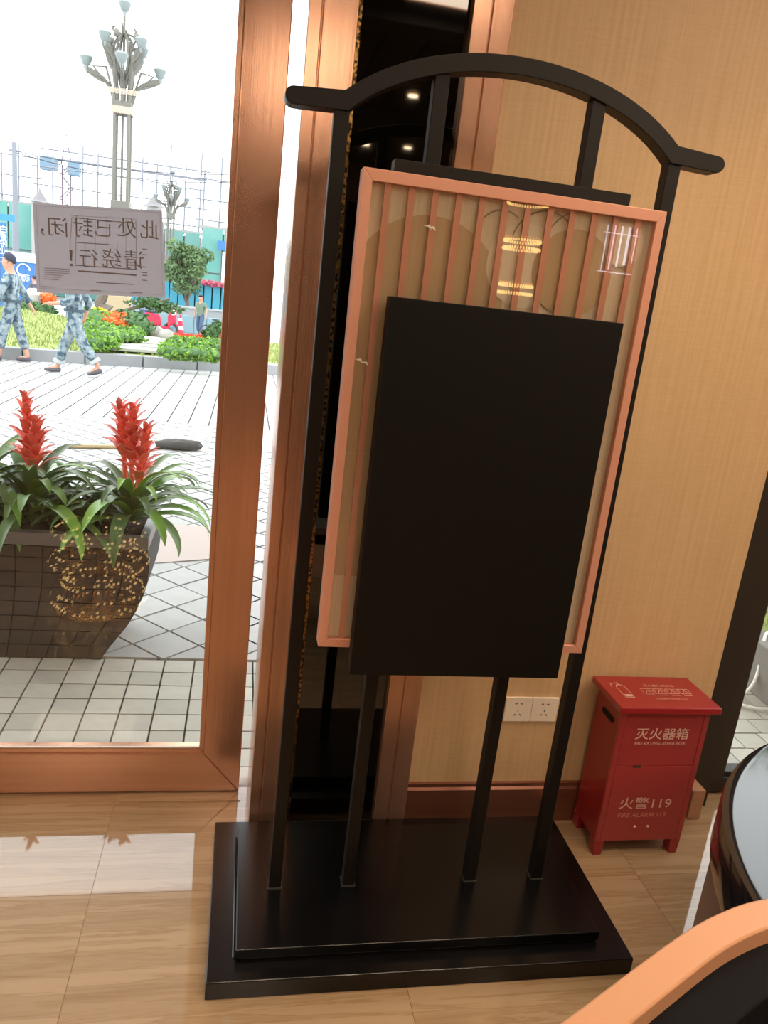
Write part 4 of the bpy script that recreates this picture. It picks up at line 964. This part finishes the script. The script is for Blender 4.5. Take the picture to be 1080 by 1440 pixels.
def person(base, face, jt, top_m, leg_m, label, cap=True, sleeve=1.0, cuff=False):
    """jt: joints in body space (x forward, y left, z up), metres, person 1.72 tall"""
    r = empty('person', base, label, 'person'); B0 = Vector(base); Rz = Matrix.Rotation(face, 3, 'Z')
    J = {k: B0 + Rz @ Vector(v) for k, v in jt.items()}
    names = ['pelvis', 'waist', 'chest', 'neckb', 'neck', 'jaw', 'head', 'crown']
    rad = [(.145, .11), (.125, .10), (.155, .115), (.095, .085), .066, (.085, .095), (.10, .112), (.085, .095)]
    pts = [J[n] for n in names]; ed = [(i, i+1) for i in range(7)]
    idx = {n: i for i, n in enumerate(names)}
    def addj(n, par, rr):
        pts.append(J[n]); rad.append(rr); idx[n] = len(pts)-1; ed.append((idx[par], idx[n]))
    for s in 'LR':
        addj('sh'+s, 'chest', .06); addj('el'+s, 'sh'+s, .043); addj('wr'+s, 'el'+s, .03); addj('pa'+s, 'wr'+s, (.035, .025))
        addj('hip'+s, 'pelvis', .085); addj('kn'+s, 'hip'+s, .058); addj('an'+s, 'kn'+s, .04); addj('to'+s, 'an'+s, .036)
    body = skinmesh('body', pts, ed, rad, skin, r)
    # fingers
    for s in 'LR':
        d = (J['pa'+s]-J['wr'+s]).normalized(); sd = d.cross(Vector((0, 0, 1))); sd = sd.normalized() if sd.length > .2 else Rz @ Vector((1, 0, 0))
        up_v = sd.cross(d)
        for k in range(4):
            a = J['pa'+s]+sd*(.012*(k-1.5))*1.4; L = (.06, .07, .065, .05)[k]; wp(MB().tube([a, a+d*L*.6, a+d*L-up_v*.02], [.009, .008, .006], 6).build('finger', skin, smooth=True), body)
        a = J['wr'+s].lerp(J['pa'+s], .4)-sd*.03; wp(MB().tube([a, a+d*.03-sd*.02, a+d*.06-sd*.022], [.011, .010, .007], 6).build('thumb', skin, smooth=True), body)
    # face: nose, eyes, ears
    f = (J['nose']-J['head']).normalized(); lf = Vector((0, 0, 1)).cross(f).normalized(); hd = J['head']
    wp(MB().tube([hd+f*.085+Vector((0, 0, .015)), hd+f*.118-Vector((0, 0, .02)), hd+f*.09-Vector((0, 0, .028))], [.010, .016, .012], 6).build('nose', skin, smooth=True), body)
    for q in (-1, 1):
        wp(MB().ball(hd+f*.085+lf*q*.032+Vector((0, 0, .012)), .012, 8).build('eye', mat('eye_dark', (.03, .03, .03), .4)), body)
        wp(MB().ball(hd+lf*q*.088-Vector((0, 0, .005)), .028, 8, (.6, .6, 1)).build('ear', skin, smooth=True), body)
    wp(MB().tube([hd+f*.088+lf*.022-Vector((0, 0, .052)), hd+f*.096-Vector((0, 0, .054)), hd+f*.088-lf*.022-Vector((0, 0, .052))], .006, 5).build('mouth', mat('lips', (.4, .13, .1), .6)), body)
    m_ = MB(); c = hd+Vector((0, 0, .03))-f*.012
    m_.ball(c, .112, 16, (1, 1, 1.02)); vv = []
    # hair: upper and rear part of a ball
    keep = MB(); keep.v = m_.v; keep.f = [fc for fc in m_.f if all((Vector(m_.v[i])-c).z > -.02-.08*max(0, -(Vector(m_.v[i])-c).normalized().dot(f)) + .055*max(0, (Vector(m_.v[i])-c).normalized().dot(f)) for i in fc)]
    wp(keep.build('hair', hair, smooth=True), r)
    # clothes
    g = .018
    P2 = [J['pelvis']-Vector((0, 0, .10)), J['waist'], J['chest'], J['neckb']-Vector((0, 0, .01))]; R2 = [(.18, .145), (.165, .135), (.185, .145), (.095, .085)]; E2 = [(0, 1), (1, 2), (2, 3)]
    for s in 'LR':
        k = len(P2); P2 += [J['sh'+s], J['el'+s] if sleeve > .6 else J['sh'+s].lerp(J['el'+s], .75)]; R2 += [.083, .062 if sleeve > .6 else .07]; E2 += [(2, k), (k, k+1)]
        if sleeve > .6: P2.append(J['el'+s].lerp(J['wr'+s], sleeve-.15 if sleeve < 1 else .9)); R2.append(.05); E2.append((k+1, k+2))
    skinmesh('jacket' if sleeve > .6 else 'tshirt', P2, E2, R2, top_m, r, 1)
    P3 = [J['pelvis']+Vector((0, 0, .14)), J['pelvis']]; R3 = [(.15, .12), (.17, .14)]; E3 = [(0, 1)]
    for s in 'LR':
        k = len(P3); P3 += [J['hip'+s], J['kn'+s], J['kn'+s].lerp(J['an'+s], .75)]; R3 += [.108, .085, .082]; E3 += [(1, k), (k, k+1), (k+1, k+2)]
    tr = skinmesh('trousers', P3, E3, R3, leg_m, r, 1)
    if cuff:
        for s in 'LR':
            a = J['kn'+s].lerp(J['an'+s], .68); b = J['kn'+s].lerp(J['an'+s], .82); wp(MB().tube([a, b], [.088, .09], 14).build('turned_up_cuff', mat('pale_cuff', (.42, .46, .48), .9), smooth=True), tr)
    for s in 'LR':
        a = J['an'+s]; t = J['to'+s]; d = (t-a); hl = a-Vector((d.x, d.y, 0)).normalized()*.06; hl.z = min(a.z-.04, t.z+.03) if a.z-t.z < .13 else a.z-.06
        fwd = (t-hl).normalized(); lfv = fwd.cross(Vector((0, 0, 1))).normalized()
        sm = skinmesh('shoe', [hl, hl.lerp(t, .5)+Vector((0, 0, .012)), t+fwd*.035], [(0, 1), (1, 2)], [(.045, .042), (.050, .045), (.042, .026)], shoe, r, 1, 2)
    wp(MB().tube([J['pelvis']+Vector((0, 0, .05)), J['pelvis']+Vector((0, 0, .09))], .165, 16).build('belt', mat('belt_dark', (.06, .09, .12), .8), smooth=True), r) if sleeve > .6 else None
    return r
def pose(**kw):
    b = dict(pelvis=(0, 0, .93), waist=(.01, 0, 1.08), chest=(.02, 0, 1.30), neckb=(.01, 0, 1.43), neck=(.02, 0, 1.49), jaw=(.045, 0, 1.55), head=(.04, 0, 1.62), crown=(.03, 0, 1.67), nose=(.2, 0, 1.62),
             shL=(0, .18, 1.38), shR=(0, -.18, 1.38), hipL=(0, .09, .88), hipR=(0, -.09, .88))
    b.update(kw); return b
# soldier under the notice: walks to the left, forearm forward
p = G(105, 527); 
walk1 = pose(elL=(.02, .25, 1.12), wrL=(.28, .20, 1.08), paL=(.37, .18, 1.07), elR=(-.16, -.27, 1.14), wrR=(-.10, -.28, .90), paR=(-.06, -.28, .82),
             knL=(-.14, .09, .50), anL=(-.38, .09, .17), toL=(-.24, .09, .04), knR=(.16, -.09, .48), anR=(.28, -.09, .085), toR=(.45, -.09, .035))
person((p.x, p.y, 0), PI, walk1, camom, camom, 'soldier in blue grey camouflage with grey shoes, walking just below the notice', sleeve=.75, cuff=True)
p = G(18, 508)
walk2 = pose(elL=(.10, .26, 1.13), wrL=(.16, .24, .90), paL=(.19, .23, .82), elR=(-.12, -.26, 1.13), wrR=(-.24, -.25, .92), paR=(-.28, -.24, .85),
             knL=(.12, .09, .49), anL=(.20, .09, .085), toL=(.36, .09, .035), knR=(-.10, -.09, .49), anR=(-.22, -.09, .085), toR=(-.06, -.09, .035))
person((p.x, p.y, 0), PI, walk2, camom, camom, 'soldier in blue grey camouflage at the left edge, walking with arms hanging', sleeve=.95)
p = W(281, 468, 34.5)
stroll = pose(elL=(-.02, .26, 1.12), wrL=(.05, .27, .88), paL=(.07, .27, .80), elR=(.02, -.26, 1.12), wrR=(-.02, -.28, .88), paR=(-.02, -.28, .80),
              knL=(.10, .10, .49), anL=(.12, .12, .085), toL=(.28, .13, .035), knR=(-.02, -.12, .49), anR=(-.16, -.14, .10), toR=(-.02, -.15, .035))
person((p.x, 34.5, -.56), -PI/2-.5, stroll, shirt, jeans, 'man in a grey green t-shirt and jeans walking on the road towards the lawn', sleeve=.4)
# distant person between hoarding and notice
p = W(49, 425, 36); person((p.x, 36, -.56), PI*.8, pose(elL=(.05, .24, 1.15), wrL=(.18, .2, 1.0), paL=(.25, .18, .96), elR=(-.05, -.25, 1.14), wrR=(.05, -.25, .92), paR=(.08, -.25, .84),
       knL=(.04, .1, .49), anL=(.0, .1, .085), toL=(.15, .1, .035), knR=(-.02, -.1, .49), anR=(-.06, -.1, .085), toR=(.09, -.1, .035)), mat('dark_jacket', (.09, .09, .12), .9), mat('dark_trousers', (.08, .08, .1), .9), 'distant person in dark clothes standing beside the blue hoarding', sleeve=1)

# ================================================================== PLANTER WITH BROMELIADS
PC = -1.02
pl_ = empty('stone_planter', (PC, 3.36, 0), 'long dark granite planter with curved ends standing on the paving outside the door', 'planter')
prof = [(0, .495), (.04, .515), (.08, .545), (.16, .60), (.23, .635), (.30, .662), (.36, .676), (.43, .683), (.50, .675), (.565, .667)]
def hw(z):
    for (z0, a), (z1, b) in zip(prof, prof[1:]):
        if z0 <= z <= z1: return a+(b-a)*(z-z0)/(z1-z0)
    return prof[-1][1]
YF = 3.14; YBk = 3.60
out = [(PC+w, z) for z, w in prof] + [(PC-w, z) for z, w in prof[::-1]]
wp(MB().prism([(x, YF+.006, min(z, .55)) for x, z in out], (0, YBk-YF-.006, 0)).build('planter_core', granite2), pl_)
rows = [0, .065, .13, .195, .26, .325, .39, .455, .505]
for j, (z0, z1) in enumerate(zip(rows, rows[1:])):
    n = 13
    for k in range(n):
        w0, w1 = hw(z0+.002), hw(z1-.002); u0 = -1+2*k/n; u1 = -1+2*(k+1)/n
        q = [(PC+w0*u0+.002, z0+.002), (PC+w0*u1-.002, z0+.002), (PC+w1*u1-.002, z1-.002), (PC+w1*u0+.002, z1-.002)]
        wp(MB().prism([(a, YF-rnd.uniform(0, .003), b) for a, b in q], (0, .012, 0)).build('cladding_tile', granite), pl_)
w5 = hw(.51)
rim_m = mat('granite_rim', (.16, .15, .145), .3)
for a, b in (((PC-w5-.004, YF-.008), (PC+w5+.004, YF+.035)), ((PC-w5-.004, YBk-.035), (PC+w5+.004, YBk+.006)), ((PC-w5-.004, YF+.035), (PC-w5+.035, YBk-.035)), ((PC+w5-.035, YF+.035), (PC+w5+.004, YBk-.035))):
    wp(MB().box((*a, .508), (*b, .562)).build('rim_stone', rim_m if a[1] > 3.2 or True else granite, bevel=.003), pl_)
wp(MB().box((PC-w5+.035, YF+.035, .545), (PC+w5-.035, YBk-.035, .552)).build('soil', soil), pl_)
def strap(base, az, L, rise, droop, w, curl=0, n=10, twist=0):
    """arching strap leaf; returns MB"""
    b = Vector(base); d = Vector((math.cos(az), math.sin(az), 0)); s = Vector((-d.y, d.x, 0)); pts = []; p = b.copy(); el = rise
    rows_ = []
    for k in range(n+1):
        t = k/n; wd = w*(.45+.55*math.sin(min(1, t*2.2+.1)*PI/2))*(1-t**3.0)**.7+.0005
        nrm = Vector((0, 0, 1))*math.cos(el) - d*math.sin(el)
        rows_.append((p - s*wd + nrm*wd*.35, p.copy(), p + s*wd + nrm*wd*.35))
        p = p + (d*math.cos(el)+Vector((0, 0, 1))*math.sin(el))*(L/n); el -= droop/n*(.4+1.2*t)
    m_ = MB(); vs = [v for r_ in rows_ for v in r_]
    vs += [v-Vector((0, 0, .0012)) for v in vs]; K = 3*(n+1); fs = []
    for k in range(n):
        for c in range(2):
            a = 3*k+c; fs += [(a, a+1, a+4, a+3), (K+a, K+a+3, K+a+4, K+a+1)]
        fs += [(3*k, 3*k+3, K+3*k+3, K+3*k), (3*k+2, K+3*k+2, K+3*k+5, 3*k+5)]
    return m_.add(vs, fs)
def bromeliad(x, y, z, nleaf, spikes, label, seed, Lm=.42):
    R_ = random.Random(seed); r = empty('bromeliad', (x, y, z), label, 'plant', 'red flowering bromeliads in the granite planter')
    for k in range(nleaf):
        az = k*2.39996+R_.uniform(-.2, .2); t = k/nleaf; L = Lm*R_.uniform(.8, 1.15)*(.75+.35*t); rise = .35+.95*(1-t)*R_.uniform(.7, 1.1); droop = R_.uniform(1.6, 2.6)
        o = strap((x+.02*math.cos(az), y+.02*math.sin(az), z+.01+.10*(1-t)), az, L, rise, droop, R_.uniform(.021, .034)).build('leaf', leafl if R_.random() < .35 else leafg, smooth=True); wp(o, r)
    for (dx, dy, h, hz_, tilt) in spikes:
        sb_ = Vector((x+dx*.25, y+dy, z+.06)); tp = Vector((x+dx, y+dy, z+h))
        s_ = wp(MB().tube([sb_, sb_.lerp(tp, .6)+Vector((0, 0, .01)), tp], [.012, .011, .008], 7).build('flower_spike', bract, smooth=True), r)
        nb = 30
        for k in range(nb):
            t = k/(nb-1); q = sb_.lerp(tp, 1-(hz_/h)*(1-t)); az = k*2.39996; L = .125*(1-.40*t)*R_.uniform(.85, 1.2); 
            o = strap(q, az, L, .95-.1*(1-t)+.35*t, 1.1, .019*(1.1-.35*t), n=5).build('bract', bract, smooth=True); wp(o, s_)
plz = .55
pa = W(40, 715, 3.33); pb = W(187, 700, 3.33)
bromeliad(pa.x+.005, 3.35, plz, 40, [(-.015, 0, .50, .30, 0), (.03, -.02, .40, .22, 0)], 'red bromeliad in the planter, the one at the left edge of the door pane', 3)
bromeliad(pb.x-.01, 3.35, plz, 44, [(-.055, .02, .49, .23, 0), (.0, .0, .50, .26, 0), (.062, -.02, .42, .27, 0)], 'red bromeliad with three flower spikes at the right end of the planter', 8)
bromeliad(-1.07, 3.42, plz, 34, [(-.14, 0, .40, .22, 0)], 'leafy bromeliad cut by the left edge of the picture', 5, Lm=.46)
gf = MB()
for k in range(130):
    x = PC+rnd.uniform(-.25, .52)
    gf_ = strap((x, 3.40+rnd.uniform(-.12, .12), plz), rnd.uniform(0, 2*PI), rnd.uniform(.15, .32), rnd.uniform(.6, 1.3), 1.8, .018, n=6); gf.add(gf_.v, gf_.f)
fo = raw(gf, 'filler_leaves', leafg, pl_); fo['kind'] = 'stuff'
# dark stone lying on the paving behind the plant
p = G(250, 632); m_ = MB().ball((p.x, p.y, .05), .10, 12, (2.4, .8, .55), .5); tag(m_.build('log_piece', mat('wet_dark_log', (.09, .085, .08), .8), smooth=True), 'dark lump of driftwood lying on the pale paving behind the plant', 'driftwood')
p1 = G(90, 630); p2 = G(205, 632); tag(MB().tube([(p1.x, p1.y, .02), (p2.x, p2.y, .02)], .02, 8).build('bamboo_stick', mat('bamboo', (.5, .38, .22), .6)), 'thin bamboo stick lying on the paving between the two plants', 'stick')

# ================================================================== RIGHT WINDOW OUTSIDE
kp = empty('kerb_planter', (2.6, 3.2, 0), 'raised grey concrete planting bed edge outside the right window', 'kerb')
for k in range(7):
    y = 2.55+.62*k; wp(MB().box((2.50, y, 0), (2.64, y+.61, .25)).build('edge_stone', mat('wet_grey_stone', (.15, .135, .11), .55, rand=.1, vary=((9, 9, 9), (.22, .21, .19), .3)), bevel=.006), kp)
gl = MB().box((2.64, 2.4, 0), (7.5, 8.0, .235)).build('lawn', grassm); tag(gl, 'small wet lawn inside the raised bed right of the window', 'lawn', kind='stuff')
g_ = MB()
for k in range(15000):
    x = rnd.uniform(2.65, 5.0); y = rnd.uniform(2.6, 6.5); h = rnd.uniform(.02, .055); a = rnd.uniform(0, PI); dx, dy = .004*math.cos(a), .004*math.sin(a)
    g_.add([(x-dx, y-dy, .232), (x+dx, y+dy, .232), (x+rnd.uniform(-.02, .02), y+rnd.uniform(-.02, .02), .232+h)], [(0, 1, 2)])
o = raw(g_, 'grass_blades', grassm, gl); o['kind'] = 'stuff'
bs = empty('shrub', (4.6, 5.4, .23), 'dense dark green shrub outside the right window', 'shrub'); m_ = MB(); co = MB()
for k in range(34):
    c = (rnd.uniform(3.9, 6.4), rnd.uniform(5.0, 6.6), .3+rnd.uniform(.0, 1.1)); leaves(m_, c, .4, 260, .06); co.ball(c, .3, 8, (1, 1, 1), .3)
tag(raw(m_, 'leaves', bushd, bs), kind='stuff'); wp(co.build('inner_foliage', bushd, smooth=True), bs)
cab = [G(1002, 985, .012), G(1030, 985, .012), G(1052, 973, .03), G(1066, 950, .10), Vector((2.53, 2.98, .262)), Vector((2.62, 3.08, .262)), Vector((2.9, 3.2, .25))]
tag(MB().tube(chaikin(cab, 2), .008, 8).build('cable', whitem, smooth=True), 'white cable hanging over the raised bed edge outside the right window', 'cable')
cab = [G(1038, 990, .012), G(1060, 996, .012), G(1080, 998, .012), G(1120, 1000, .012)]
tag(MB().tube(chaikin(cab, 2), .008, 8).build('cable', whitem, smooth=True), 'white cable lying on the paving at the foot of the raised bed', 'cable')

big_tree(7.2, 8.2, 4.6, 1.9, 'dark leafy tree outside the right window, reflected in the table top')
big_tree(11.6, 7.8, 4.9, 2.0, 'second dark leafy tree further right outside, reflected in the table top')
